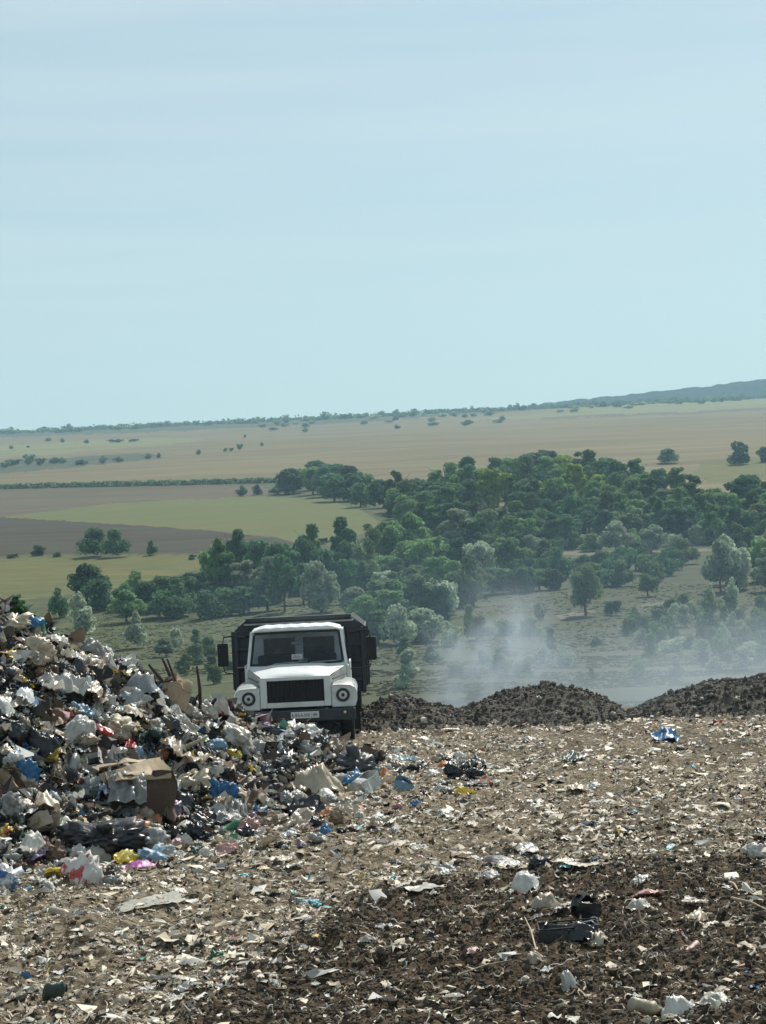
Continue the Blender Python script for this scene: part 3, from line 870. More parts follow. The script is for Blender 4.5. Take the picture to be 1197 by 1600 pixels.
# cab shell
bm = nb()
bbox(bm, -.995, .995, 1.275, 1.37, .90, 1.462, .02)
bbox(bm, -.985, .985, 2.58, 2.66, .90, 2.14, .02) if False else None
for s in (-1, 1):
    # windscreen pillars, rear corner posts, roof rails
    for (a, b, w, d) in (((.945, 1.315, 1.46), (.865, 1.53, 2.15), .055, .06), ((.965, 2.62, 1.0), (.875, 2.62, 2.15), .05, .06)):
        r1 = [bm.verts.new((s * a[0] + i * w * .5 * 1.0, a[1] + j * d, a[2])) for i, j in ((-1, -.5), (1, -.5), (1, .5), (-1, .5))]
        r2 = [bm.verts.new((s * b[0] + i * w * .5 * 1.0, b[1] + j * d, b[2])) for i, j in ((-1, -.5), (1, -.5), (1, .5), (-1, .5))]
        bm.faces.new(r1); bm.faces.new(r2[::-1])
        for k in range(4): bm.faces.new((r1[k], r1[(k + 1) % 4], r2[(k + 1) % 4], r2[k]))
bbox(bm, -.93, .93, 1.28, 1.36, 1.463, 1.50, .01)
bbox(bm, -.97, .97, 1.38, 2.60, .86, .93, .01)
cab = bm_obj('cab', bm, WHITE, truck)
# rear wall of the cab with two windows
bm = nb()
for (x0, x1, z0, z1) in ((-.95, .95, .94, 1.56), (-.90, .90, 1.98, 2.13), (-.92, -.70, 1.561, 1.979), (.70, .90, 1.561, 1.979), (-.08, .08, 1.561, 1.979)):
    bbox(bm, x0, x1, 2.56, 2.60, z0, z1, .008, 1)
rw = bm_obj('rear_wall', bm, LINING, truck)
for x0, x1 in ((-.70, -.08), (.08, .70)):
    bm = nb(); bbox(bm, x0, x1, 2.575, 2.583, 1.56, 1.98); bm_obj('rear_window', bm, GL, rw)
# roof
bm = nb()
rows = []
for (y, hw, z) in ((1.50, .86, 2.135), (1.475, .875, 2.17), (1.50, .86, 2.215), (1.62, .84, 2.25), (2.1, .84, 2.265), (2.55, .84, 2.25), (2.66, .86, 2.20), (2.66, .86, 2.135)):
    row = []
    for k in range(15):
        t = -1 + k / 7
        dr = .055 * max(0, abs(t) - .8) / .2 if z > 2.15 else 0
        row.append(bm.verts.new((t * hw * (1.04 if z < 2.2 else 1), y, z - dr + (.005 * math.cos(k * PI) if 2.21 < z and 0 < k < 14 else 0))))
    rows.append(row)
for i in range(len(rows) - 1):
    for k in range(14): bm.faces.new((rows[i][k], rows[i][k + 1], rows[i + 1][k + 1], rows[i + 1][k]))
for e in (0, 14): bm.faces.new([r[e] for r in rows])
bm_obj('roof', bm, WHITE, truck)
bm = nb(); bbox(bm, -.84, .84, 1.55, 2.55, 2.09, 2.125, .01); bm_obj('headlining', bm, LINING, truck)
# windscreen
def wp(x, t, off=0.0):   # point on the raked windscreen plane, x -1..1, t 0..1
    return Vector((x * (.915 - .075 * t), 1.30 + .215 * t - off, 1.505 + .63 * t))
bm = nb()
vs = [bm.verts.new(wp(x, t, .004)) for x, t in ((-.97, .02), (.97, .02), (.97, .98), (-.97, .98))]
bm.faces.new(vs); bmesh.ops.solidify(bm, geom=bm.faces[:], thickness=.006)
ws = bm_obj('windscreen', bm, GL, truck)
bm = nb()
loop = [wp(x, t, .012) for x, t in ((-.93, .03), (-.5, .02), (0, .02), (.5, .02), (.93, .03), (.965, .08), (.965, .5), (.965, .9), (.93, .97), (.5, .985), (0, .985), (-.5, .985), (-.93, .97), (-.965, .9), (-.965, .5), (-.965, .08), (-.93, .03))]
btube(bm, loop, .024, 6, False); bm_obj('gasket', bm, BLACK, ws)
for x0 in (-.55, .22):
    bm = nb(); btube(bm, [wp(x0, -.01, .03), wp(x0 + .1, .05, .035), wp(x0 + .62, .07, .035)], .009, 5); bm_obj('wiper', bm, GREYM, ws)
bm = nb()
a, b = wp(-.115, .15, .012), wp(.115, .15, .012); c, d = wp(.115, .31, .012), wp(-.115, .31, .012)
bm.faces.new([bm.verts.new(p) for p in (a, b, c, d)]); bmesh.ops.solidify(bm, geom=bm.faces[:], thickness=.004)
st = bm_obj('pass_card', bm, PLATE, ws)
bm = nb()
for k in range(5):
    x0 = -.085 + k * .034
    bm.faces.new([bm.verts.new(wp(x0 + dx, t, .0185)) for dx, t in ((0, .195), (.02, .195), (.02, .205 + .055 * (k % 2 + .4)), (0, .205 + .055 * (k % 2 + .4)))])
bm_obj('card_marks', bm, mat('grey print', (.2, .21, .23), .6), st)
# cab interior
bm = nb(); bbox(bm, -.88, .88, 1.40, 1.62, 1.30, 1.49, .04); bm_obj('dashboard', bm, SEATM, truck)
bm = nb()
cc = Vector((.42, 1.74, 1.50)); ax = Matrix.Rotation(math.radians(35), 3, 'X')
btube(bm, [cc + ax @ Vector((.21 * math.cos(k * PI / 12), .21 * math.sin(k * PI / 12) * .6, .21 * math.sin(k * PI / 12))) for k in range(25)], .014, 6, False)
btube(bm, [cc, (.42, 1.5, 1.35)], .03, 6); btube(bm, [cc + Vector((-.2, 0, 0)), cc + Vector((.2, 0, 0))], .012, 5)
bm_obj('steering_wheel', bm, BLACK, truck)
for x0, x1 in ((-.82, -.02), (.16, .74)):
    bm = nb(); bbox(bm, x0, x1, 1.95, 2.42, 1.02, 1.16, .04); bbox(bm, x0, x1, 2.36, 2.50, 1.165, 1.66, .05); bm_obj('seat', bm, SEATM, truck)
bm = nb(); bbox(bm, -.035, .035, 1.56, 1.59, 1.92, 2.09, .01); bbox(bm, -.11, .11, 1.54, 1.565, 1.87, 1.935, .015); bm_obj('interior_mirror', bm, GREYM, truck)
# doors
for s in (-1, 1):
    bm = nb()
    x0, x1 = (.985, 1.02) if s > 0 else (-1.02, -.985)
    bbox(bm, x0, x1, 1.40, 2.55, .92, 1.52, .012)
    d = bm_obj('door', bm, WHITE, truck)
    bm = nb()
    vs = [bm.verts.new((s * x, y, z)) for x, y, z in ((.975, 1.42, 1.525), (.975, 2.55, 1.525), (.875, 2.56, 2.10), (.875, 1.58, 2.10))]
    bm.faces.new(vs); bmesh.ops.solidify(bm, geom=bm.faces[:], thickness=.006); bm_obj('door_window', bm, GL, d)
    bm = nb(); bbox(bm, x0 - .02, x1 + .02, 2.35, 2.48, 1.36, 1.40, .008); bm_obj('door_handle', bm, BLACK, d)
    # mirror on its tube
    bm = nb(); bbox(bm, s * 1.43 - .105, s * 1.43 + .105, 1.42, 1.50, 1.52, 1.97, .03, 3)
    mr = bm_obj('mirror', bm, BLACK, truck)
    bm = nb()
    btube(bm, [(s * 1.0, 1.42, 2.06), (s * 1.25, 1.44, 2.10), (s * 1.40, 1.46, 2.08), (s * 1.43, 1.46, 1.95)], .016, 6)
    bm_obj('mirror_arm', bm, BLACK, mr); bm = nb()
    btube(bm, [(s * 1.43, 1.46, 1.54), (s * 1.40, 1.46, 1.40), (s * 1.2, 1.44, 1.37), (s * 1.02, 1.42, 1.37)], .014, 6)
    bm_obj('mirror_arm', bm, BLACK, mr)
# wheels
def wheel(x, y, w, r=.49):
    bm = nb()
    pr = [(r * .56, -w / 2 + .02), (r * .70, -w / 2), (r * .90, -w / 2 + .005), (r * .98, -w / 2 + .045), (r, 0), (r * .98, w / 2 - .045), (r * .90, w / 2 - .005), (r * .70, w / 2), (r * .56, w / 2 - .02)]
    blathe(bm, pr, 30, 'x', (x, y, r))
    for k in range(30):
        a = k * 2 * PI / 30
        bbox(bm, x - w * .42, x + w * .42, -.014, .014, r * .97, r * 1.035, mtx=Matrix.Translation((0, y, r)) @ Matrix.Rotation(a, 4, 'X'))
    wl_ = bm_obj('wheel', bm, BLACK, truck)
    bm = nb(); rg = blathe(bm, [(r * .57, -w * .4), (r * .5, -w * .2), (r * .3, -w * .1), (r * .3, w * .1), (r * .5, w * .2), (r * .57, w * .4)], 20, 'x', (x, y, r)); bm.faces.new(rg[2]); bm.faces.new(rg[3])
    bm_obj('rim', bm, GREYM, wl_)
for s in (-1, 1):
    wheel(s * .93, .78, .25); wheel(s * .78, 4.6, .23); wheel(s * 1.06, 4.6, .23)
    bm = nb(); bbox(bm, s * 1.0 - .17, s * 1.0 + .17, 1.22, 1.24, .22, .95); bm_obj('mud_flap', bm, BLACK, truck)
bm = nb(); bbox(bm, .55, 1.02, 1.7, 2.6, .45, .85, .05); bm_obj('fuel_tank', bm, STEEL, truck)
# dump body
bm = nb()
bbox(bm, -1.28, 1.28, 2.98, 6.25, .93, 1.02)
body = bm_obj('dump_body', bm, SLATE, truck)
bm = nb(); bbox(bm, -1.30, 1.30, 2.90, 2.96, .82, 2.14, .01)
for z in (1.08, 1.45, 1.78, 2.06): bbox(bm, -1.28, 1.28, 2.85, 2.898, z - .03, z + .03, .01, 1)
for x in (-1.26, -.98, -.5, 0, .5, .98, 1.26): bbox(bm, x - .035, x + .035, 2.84, 2.899, .84, 2.13, .01, 1)
bm_obj('front_wall', bm, SLATE, body)
for s in (-1, 1):
    bm = nb(); bbox(bm, s * 1.31 - .025, s * 1.31 + .025, 2.92, 6.28, .95, 2.14)
    for y in np.linspace(3.05, 6.2, 7): bbox(bm, s * 1.355 - .018, s * 1.355 + .018, y - .04, y + .04, .97, 2.13)
    bm_obj('side_wall', bm, SLATE, body)
    bm = nb()
    vs = [bm.verts.new((s * x, y, z)) for x, y, z in ((1.31, 2.92, 2.145), (1.31, 6.28, 2.145), (1.05, 6.28, 2.36), (1.05, 2.92, 2.36))]
    bm.faces.new(vs); bmesh.ops.solidify(bm, geom=bm.faces[:], thickness=.03)
    bm_obj('side_board', bm, SLATE, body)
bm = nb(); prism(bm, [(-1.29, 2.145), (1.29, 2.145), (1.03, 2.33), (-1.03, 2.33)], 2.90, 2.94)
for x in (-.9, -.3, .3, .9): bbox(bm, x - .03, x + .03, 2.87, 2.899, 2.15, 2.32)
bm_obj('head_board', bm, SLATE, body)
bm = nb(); bbox(bm, -1.06, 1.06, 2.83, 2.99, 2.335, 2.395, .012); bm_obj('top_rail', bm, GREYM if False else SLATE, body)
bm = nb(); bbox(bm, -1.10, 1.10, 2.84, 2.868, 2.245, 2.285, .012); bm_obj('rail', bm, GREYM, body)
bm = nb(); bbox(bm, -1.28, 1.28, 6.26, 6.31, 1.0, 2.14); bm_obj('tailgate', bm, SLATE, body)
bm = nb(); btube(bm, [(-1.27, 2.82, 1.42), (-.98, 2.8, 1.42)], .012, 6); bm_obj('hose', bm, GREYM, body)

# ------------------------------------------------------------------ refuse: prototypes
def ico(sub):
    bm = bmesh.new(); bmesh.ops.create_icosphere(bm, subdivisions=sub, radius=1)
    v = np.array([x.co[:] for x in bm.verts]); f = np.array([[q.index for q in t.verts] for t in bm.faces]); bm.free()
    return v, f
ICO4, ICO3, ICO1 = ico(4), ico(3), ico(1)

def bag_mesh(seed):
    v, f = ICO4
    r = np.random.default_rng(seed)
    o = r.uniform(0, 50, 3)
    big = vn3(v * 1.1 + o, seed) - .5
    ax = r.normal(size=3); ax /= np.linalg.norm(ax)
    st = v * 3.0 + o
    st = st - np.outer(st @ ax, ax) * .6
    warp = np.stack([vn3(v * 2 + o + 9, seed + 3), vn3(v * 2 + o + 19, seed + 4), vn3(v * 2 + o + 29, seed + 5)], -1)
    rid = np.abs(2 * vn3(st + warp * 2.2, seed + 1) - 1)
    rid2 = np.abs(2 * vn3(st * 2.3 + warp * 3, seed + 2) - 1)
    rid3 = np.abs(2 * vn3(st * 4.6 + warp * 4, seed + 6) - 1)
    rad = 1 + .50 * big - .24 * (1 - rid) ** 2 - .22 * (1 - rid2) ** 2 - .13 * (1 - rid3) ** 2
    k = np.array((r.uniform(-.7, .7), r.uniform(-.7, .7), r.uniform(.3, 1))); k /= np.linalg.norm(k)
    d = v @ k
    rad = rad * (1 - .25 * sm((d - .62) / .25)) + .45 * sm((d - .93) / .06)
    p = v * rad[:, None] * np.array((1, r.uniform(.75, 1), r.uniform(.55, .8)))
    p /= np.ptp(p[:, 0])
    return np_mesh('plastic_bag', p, f, True)

def sheet_mesh(seed, n=18):
    r = np.random.default_rng(seed)
    u, w = np.meshgrid(np.linspace(-.5, .5, n), np.linspace(-.5, .5, n))
    asp = r.uniform(.5, .95); o = r.uniform(0, 40)
    e = .22 * (fbm2(np.arctan2(w, u) * 1.6 + o, u * 0 + o, 3, seed))
    x = u * (1 + e); y = w * asp * (1 + e)
    a = r.uniform(0, PI)
    s = u * math.cos(a) + w * math.sin(a)
    z = .16 * (np.abs(2 * vn2(s * 5 + 1.2 * vn2(u * 4 + o, w * 4, seed), (u - w) * 1.3 + o, seed) - 1)) + .10 * np.abs(fbm2(u * 6 + o, w * 6, 2, seed + 1)) - r.uniform(-.2, .45) * (s ** 2) + .05
    x = x + .05 * fbm2(u * 5 + o, w * 5, 2, seed + 7)
    return np_mesh('plastic_sheet', np.stack([x, y, z], -1).reshape(-1, 3), grid_faces(n, n), True)

def rag_mesh(seed, n=20):
    r = np.random.default_rng(seed)
    u, w = np.meshgrid(np.linspace(-.5, .5, n), np.linspace(-.5, .5, n))
    o = r.uniform(0, 40)
    z = .5 * (1 - (2 * np.hypot(u, w)) ** 2).clip(0) * r.uniform(.3, .7) + .22 * np.abs(fbm2(u * 4 + o, w * 4, 3, seed)) + .1 * np.abs(fbm2(u * 11 + o, w * 11, 2, seed + 2))
    x = u * (1 + .4 * fbm2(u * 3 + o, w * 3, 2, seed + 3)); y = .7 * w * (1 + .4 * fbm2(u * 3 + o, w * 3 + 9, 2, seed + 4))
    return np_mesh('rag', np.stack([x, y, z - .04], -1).reshape(-1, 3), grid_faces(n, n), True)

def box_mesh(seed, lid=False):
    r = random.Random(seed); bm = nb(); w, d, h, t = .5, r.uniform(.3, .42), r.uniform(.3, .45), .012
    bbox(bm, -w, w, -d, d, 0, t)
    bbox(bm, -w, w, -d, -d + t, t, h); bbox(bm, -w, w, d - t, d, t, h)
    bbox(bm, -w, -w + t, -d + t, d - t, t, h); bbox(bm, w - t, w, -d + t, d - t, t, h)
    for s, L in ((0, d), (1, d), (2, w * .7), (3, w * .7)):
        an = r.uniform(.1, .5) if lid else r.uniform(-1.0, 1.6)
        if s < 2:
            sg = -1 if s == 0 else 1
            bbox(bm, -w * .98, w * .98, 0, L * .95, 0, t, mtx=Matrix.Translation((0, sg * d, h + .003)) @ Matrix.Rotation(an * -sg + (PI if sg > 0 else 0), 4, 'X'))
        else:
            sg = -1 if s == 2 else 1
            bbox(bm, 0, L * .95, -d * .98, d * .98, 0, t, mtx=Matrix.Translation((sg * w, 0, h + .006)) @ Matrix.Rotation(an * sg + (PI if sg > 0 else 0), 4, 'Y'))
    bmesh.ops.subdivide_edges(bm, edges=bm.edges[:], cuts=3, use_grid_fill=True)
    co = np.array([v.co[:] for v in bm.verts])
    dsp = np.stack([vn3(co * 3 + seed, seed), vn3(co * 3 + seed + 7, seed + 1), vn3(co * 3 + seed + 13, seed + 2)], -1) - .5
    for v, q in zip(bm.verts, dsp): v.co += Vector(q * .16)
    me = bpy.data.meshes.new('cardboard_box'); bm.to_mesh(me); bm.free()
    return me

def bottle_mesh(seed):
    r = random.Random(seed); bm = nb()
    rg = blathe(bm, [(.02, -.5), (.15, -.5), (.17, -.46), (.16, -.2), (.175, -.05), (.165, .1), (.17, .2), (.12, .32), (.055, .42), (.055, .46), (.068, .461), (.068, .50), (.01, .503)], 14, 'x', (0, 0, .16))
    sq = r.uniform(.5, .95)
    for v in bm.verts:
        v.co.z = .16 * sq + (v.co.z - .16) * (sq if abs(v.co.x) < .35 else 1) + .02 * math.sin(v.co.x * 30 + seed)
    me = bpy.data.meshes.new('plastic_bottle'); bm.to_mesh(me); bm.free()
    for p in me.polygons: p.use_smooth = True
    return me

def stick_mesh(seed):
    r = random.Random(seed); bm = nb()
    pts = [(-.5 + k / 6, r.uniform(-.03, .03), r.uniform(-.02, .03)) for k in range(7)]
    btube(bm, pts, [.022, .022, .02, .018, .016, .012, .008], 6)
    me = bpy.data.meshes.new('stick'); bm.to_mesh(me); bm.free()
    return me

PROTO = dict(bag=[bag_mesh(s) for s in range(12)], sheet=[sheet_mesh(s) for s in range(14)], rag=[rag_mesh(s) for s in range(10)],
             box=[box_mesh(s) for s in range(5)], bottle=[bottle_mesh(s) for s in range(3)], stick=[stick_mesh(s) for s in range(5)])
KNAME = dict(bag=('plastic_bag', 'bag'), sheet=('plastic_sheet', 'plastic sheet'), rag=('rag', 'cloth'), box=('cardboard_box', 'box'), bottle=('plastic_bottle', 'bottle'), stick=('stick', 'stick'), paper=('paper_scrap', 'paper'))
for k, ms in PROTO.items():
    for q in ms: q.materials.append(P['grey'])

def slope(x, y):
    e = .25
    gx = (float(H(x + e, y)) - float(H(x - e, y))) / (2 * e); gy = (float(H(x, y + e)) - float(H(x, y - e))) / (2 * e)
    return Vector((-gx, -gy, 1)).normalized()

LAND = []
def drop(kind, px, py, wpx, hpx, col, label, group=None, lift=None, rz=None, tilt=.35, land=None, proto=None, zs=None, name=None, cat=None, mat_=None):
    """px, py: where the middle of the thing shows; it is seated on the surface below"""
    p = hit(px, py + hpx * .28)
    if p is None or p.y > 60: return None
    s = p.y / FPX
    w, h = wpx * s, hpx * s
    me = random.choice(PROTO[kind]) if proto is None else PROTO[kind][proto]
    nm, ct = KNAME[kind]
    o = link(name or nm, me)
    o.material_slots[0].link = 'OBJECT'; o.material_slots[0].material = mat_ or P[col]
    hz = {'bag': .7, 'sheet': .35, 'rag': .4, 'box': .5, 'bottle': .32, 'stick': .2}[kind]
    if zs is None: zs = min(2.2, max(.5, h / (w * hz)))
    o.scale = (w, w, w * zs)
    q = Vector((0, 0, 1)).rotation_difference(slope(p.x, p.y).lerp(Vector((0, 0, 1)), .45).normalized())
    if rz is None: rz = R_(0, 2 * PI)
    o.rotation_mode = 'QUATERNION'
    o.rotation_quaternion = (q.to_matrix() @ Matrix.Rotation(rz, 3, 'Z') @ Matrix.Rotation(R_(-tilt, tilt), 3, 'X') @ Matrix.Rotation(R_(-tilt, tilt), 3, 'Y')).to_quaternion()
    lf = {'bag': .22, 'sheet': .04, 'rag': .05, 'box': -.02, 'bottle': 0, 'stick': .02}[kind] if lift is None else lift
    o.location = p + Vector((0, 0, lf * w * (zs if kind == 'bag' else 1)))
    tag(o, label, cat or ct, group)
    if land: LAND.append((px, py, land))
    return o

# things that can be picked out one by one
drop('bag', 24, 974, 66, 36, 'cream', 'cream sack lying on the crest of the rubbish heap', land='the cream crest sack', proto=1, rz=.3)
drop('sheet', 97, 1076, 74, 56, 'white', 'big stiff white plastic sheet on the upper heap slope', land='the big white sheet', tilt=.1, rz=.8)
drop('rag', 86, 1119, 46, 24, 'brown', 'rust brown crumpled scrap under the big white sheet')
drop('bag', 128, 1116, 56, 38, 'pale blue', 'light blue bag under the big white sheet', land='the light blue bag')
drop('bag', 186, 1138, 66, 48, 'cream', 'pale yellowish crumpled bag in the middle of the upper heap', land='the yellowish crumpled bag')
drop('rag', 122, 1143, 62, 34, 'white', 'whitish crinkled wrap just below the light blue bag')
drop('bag', 40, 1210, 42, 44, 'blue', 'bright blue bag low on the heap near the frame edge', land='the bright blue bag')
drop('bag', 20, 1262, 54, 62, 'grey', 'grey green sagging bag below the bright blue bag')
drop('bag', 140, 1233, 58, 44, 'clear', 'clear crinkled bag beside the tan cardboard box', land='the clear crinkled bag')
drop('bag', 348, 1240, 54, 50, 'blue', 'dark blue bag in the lower middle of the heap', land='the dark blue bag')
drop('sheet', 282, 1182, 74, 52, 'beige', 'pale folded sack above the tan cardboard box', land='the pale folded sack')
drop('bag', 372, 1158, 84, 52, 'dirty white', 'bulging dirty white bag in front of the truck', land='the bulging dirty white bag')
drop('bag', 436, 1137, 32, 15, 'cyan', 'small cyan bag in front of the truck number plate', land='the small cyan bag')
drop('bag', 470, 1150, 36, 30, 'black', 'round black bag in front of the truck bumper')
drop('bag', 503, 1168, 32, 32, 'charcoal', 'dark bag in front of the truck wheel')
drop('bag', 560, 1200, 68, 56, 'charcoal', 'big dark glossy bag at the toe of the heap beside the truck', land='the big dark glossy bag')
drop('box', 580, 1182, 36, 22, 'brown', 'brown cardboard flap box beside the big dark glossy bag')
drop('sheet', 620, 1186, 44, 20, 'white', 'white sheet lying past the end of the heap', land='the white sheet past the heap')
drop('rag', 492, 1230, 74, 46, 'cream', 'arched cream wrap at the toe of the heap', land='the arched cream wrap')
drop('rag', 512, 1273, 30, 20, 'orange', 'orange wrapper at the toe of the heap')
drop('box', 628, 1231, 30, 20, 'pale blue', 'pale blue grey box at the toe of the heap', land='the pale blue box')
drop('bag', 166, 1322, 150, 66, 'black', 'long glossy black rubbish bag at the foot of the heap', land='the long black bag', rz=.1, tilt=.05, proto=3, lift=.36)
drop('rag', 108, 1362, 72, 28, 'yellow', 'bright yellow wrapper below the long black bag', land='the yellow wrapper', zs=.5)
drop('rag', 220, 1352, 60, 22, 'magenta', 'magenta cloth below the long black bag', land='the magenta cloth', zs=.5)
drop('rag', 155, 1373, 44, 20, 'orange', 'orange scrap between the yellow wrapper and the magenta cloth', zs=.5)
drop('bag', 176, 1376, 32, 22, 'grey', 'small grey ball beside the orange scrap below the long black bag')
drop('bag', 216, 1294, 52, 26, 'orange', 'orange yellow bag above the long black bag', land='the orange yellow bag')
drop('sheet', 236, 1411, 100, 20, 'dirty white', 'long folded whitish sheet on the ground before the heap', land='the long folded sheet', rz=.25, tilt=.1, zs=.4)
drop('bag', 487, 1411, 36, 15, 'cyan', 'bright cyan bag alone on the open ground', land='the cyan bag on open ground')
drop('rag', 1040, 1152, 60, 20, 'blue', 'bright blue tarpaulin near the long earth mound', land='the blue tarpaulin')
drop('bag', 1122, 1129, 18, 12, 'red', 'red bag on the far crest of litter before the long mound')
drop('bag', 340, 1496, 36, 26, 'green', 'dark green wad on the ground before the heap', land='the dark green wad')
drop('bottle', 86, 1553, 44, 30, 'dark green', 'teal grey bottle in the near corner of the ground', land='the teal grey bottle')
drop('rag', 890, 1536, 32, 28, 'white', 'small white crumpled tissue on the dark soil', land='the crumpled tissue')
drop('bottle', 1008, 1578, 62, 22, 'cream', 'long cream bottle in front of the dark soil', land='the long cream bottle', rz=.5)
drop('rag', 1062, 1576, 46, 30, 'white', 'white crumpled wrap beside the long cream bottle')
drop('rag', 1125, 1566, 60, 14, 'dirty white', 'flattened whitish strip near the long cream bottle')
drop('bag', 1061, 1458, 18, 13, 'red', 'red scrap on the dark soil by the root tangle')
drop('rag', 1010, 1396, 56, 18, 'pink', 'pinkish rag on the dark soil', land='the pinkish rag', zs=.45)
drop('bag', 712, 1205, 46, 34, 'black', 'torn black bag on the open ground past the heap', land='the torn black bag')
drop('rag', 745, 1196, 40, 24, 'charcoal', 'dark crumpled cloth beside the torn black bag')
drop('rag', 790, 1345, 84, 40, 'charcoal', 'dark crumpled mass at the edge of the dark soil', land='the dark crumpled mass', zs=.42)
drop('sheet', 822, 1322, 56, 30, 'grey', 'grey crinkled sheet on top of the dark crumpled mass', zs=.5)
drop('bag', 842, 1352, 40, 26, 'charcoal', 'dark bag beside the dark crumpled mass at the edge of the dark soil')
drop('rag', 762, 1366, 46, 20, 'grey', 'grey rag in front of the dark crumpled mass', zs=.5)
drop('rag', 822, 1380, 54, 24, 'white', 'white crinkled plastic under the dark crumpled mass')
drop('bag', 1178, 1332, 44, 36, 'white', 'white bag at the frame edge beside the dark soil', land='the white bag by the frame edge')
drop('rag', 1188, 1306, 44, 22, 'charcoal', 'dark cloth above the white bag by the frame edge')
drop('sheet', 895, 1186, 50, 20, 'dark green', 'dark green sheet flat on the tan ground', land='the dark green sheet')
drop('sheet', 1050, 1325, 26, 9, 'cyan', 'turquoise scrap at the edge of the dark soil')
drop('sheet', 652, 1386, 72, 16, 'dirty white', 'flattened dirty white film at the top of the dark soil', zs=.4, tilt=.05)
drop('sheet', 905, 1350, 72, 16, 'beige', 'flattened beige film beside the dark crumpled mass', zs=.4, tilt=.05)
drop('sheet', 676, 1398, 22, 14, 'white', 'small white triangular scrap on the dark soil')
drop('rag', 470, 1408, 18, 10, 'grey', 'small grey scrap touching the cyan bag on open ground')
drop('bag', 1064, 1172, 26, 12, 'charcoal', 'small dark bag below the blue tarpaulin')
drop('rag', 1000, 1418, 46, 20, 'dirty white', 'whitish curled peel on the dark soil below the pinkish rag')
drop('rag', 1090, 1432, 40, 18, 'cream', 'cream curled wrap on the dark soil near the stick')
drop('rag', 935, 1470, 40, 22, 'cream', 'cream slipper shaped wrap beside the black crate')
drop('rag', 850, 1415, 54, 28, 'beige', 'beige torn bag at the back corner of the black crate')
drop('rag', 835, 1500, 34, 20, 'beige', 'beige leaf shaped scrap in front of the black crate')
drop('rag', 345, 1116, 40, 18, 'red', 'red cloth in front of the truck headlight')
drop('rag', 336, 1104, 26, 12, 'white', 'white scrap above the red cloth in front of the truck')

# tan cardboard box, a bigger crushed one
p = hit(222, 1262)
s = p.y / FPX
p_box = p.copy()
e = empty('crushed_cardboard_box', p, .32); e.rotation_euler = (.14, -.10, .32)
tag(e, 'large tan cardboard box with a crushed caved in top in the heap', 'box'); LAND.append((222, 1235, 'the tan cardboard box'))
def wonk(bm, a, seed):
    co = np.array([v.co[:] for v in bm.verts])
    d = np.stack([vn3(co * 4 + seed, seed), vn3(co * 4 + seed + 5, seed + 1), vn3(co * 4 + seed + 11, seed + 2)], -1) - .5
    for v, q in zip(bm.verts, d): v.co += Vector(q * a)
bw, bd, bh = 49 * s, .34, 74 * s
bm = nb()
for (x0, x1, y0, y1) in ((-bw, bw, -bd, -bd + .012), (-bw, bw, bd - .012, bd), (-bw, -bw + .012, -bd + .012, bd - .012), (bw - .012, bw, -bd + .012, bd - .012)): bbox(bm, x0, x1, y0, y1, -.1, bh * .78)
bmesh.ops.subdivide_edges(bm, edges=bm.edges[:], cuts=8, use_grid_fill=True); wonk(bm, .30, 3)
bm_obj('box_wall', bm, P['dark brown'], e)  # walls darker brown than the flaps: shade of the front put into colour
for k, (y0, y1, an) in enumerate(((-bd - .05, .10, .16), (.101, bd + .08, -.10))):
    bm = nb(); bbox(bm, -bw * 1.05, bw * 1.02, y0, y1, 0, .012)
    bmesh.ops.subdivide_edges(bm, edges=bm.edges[:], cuts=9, use_grid_fill=True); wonk(bm, .22, 41 + k)
    o = bm_obj('flap', bm, P['tan'], e); o.location = (0, 0, bh * (.84 + .06 * k)); o.rotation_euler = (an, .06, 0)

o = link('plastic_sheet', PROTO['sheet'][4]); o.material_slots[0].link = 'OBJECT'; o.material_slots[0].material = P['grey']
o.scale = (.5, .5, 1.1); o.rotation_euler = (.95, .15, .35); o.location = p_box + Vector((-.16, -bd - .10, bh * .42))
tag(o, 'grey plastic sheet hanging over the front of the tan cardboard box', 'plastic sheet')
# black crushed crate with a tub on it
p = hit(888, 1470); s = p.y / FPX
e = empty('black_crate', p, -.06)
tag(e, 'crushed black plastic crate half sunk in the dark soil', 'crate'); LAND.append((888, 1450, 'the black crate'))
L, Dp, hh = 47 * s, .15, 24 * s
bm = nb()
for (x0, x1, y0, y1) in ((-L, L, -Dp, -Dp + .015), (-L, L, Dp - .015, Dp), (-L, -L + .015, -Dp + .015, Dp - .015), (L - .015, L, -Dp + .015, Dp - .015)): bbox(bm, x0, x1, y0, y1, -.04, hh)
bbox(bm, -L, L, -Dp, Dp, -.055, -.041)
bmesh.ops.subdivide_edges(bm, edges=bm.edges[:], cuts=3, use_grid_fill=True); wonk(bm, .17, 21)
bm_obj('side_panel', bm, P['black'], e)
bm = nb(); btube(bm, [(-L, -Dp, hh + .005), (L, -Dp, hh + .012), (L, Dp, hh + .01), (-L, Dp, hh), (-L, -Dp, hh + .005)], .007, 6, False)
wonk(bm, .04, 22); bm_obj('rim', bm, P['black'], e)
drop('box', 914, 1424, 38, 30, 'black', 'crushed black box standing behind the crushed black crate', tilt=.2)

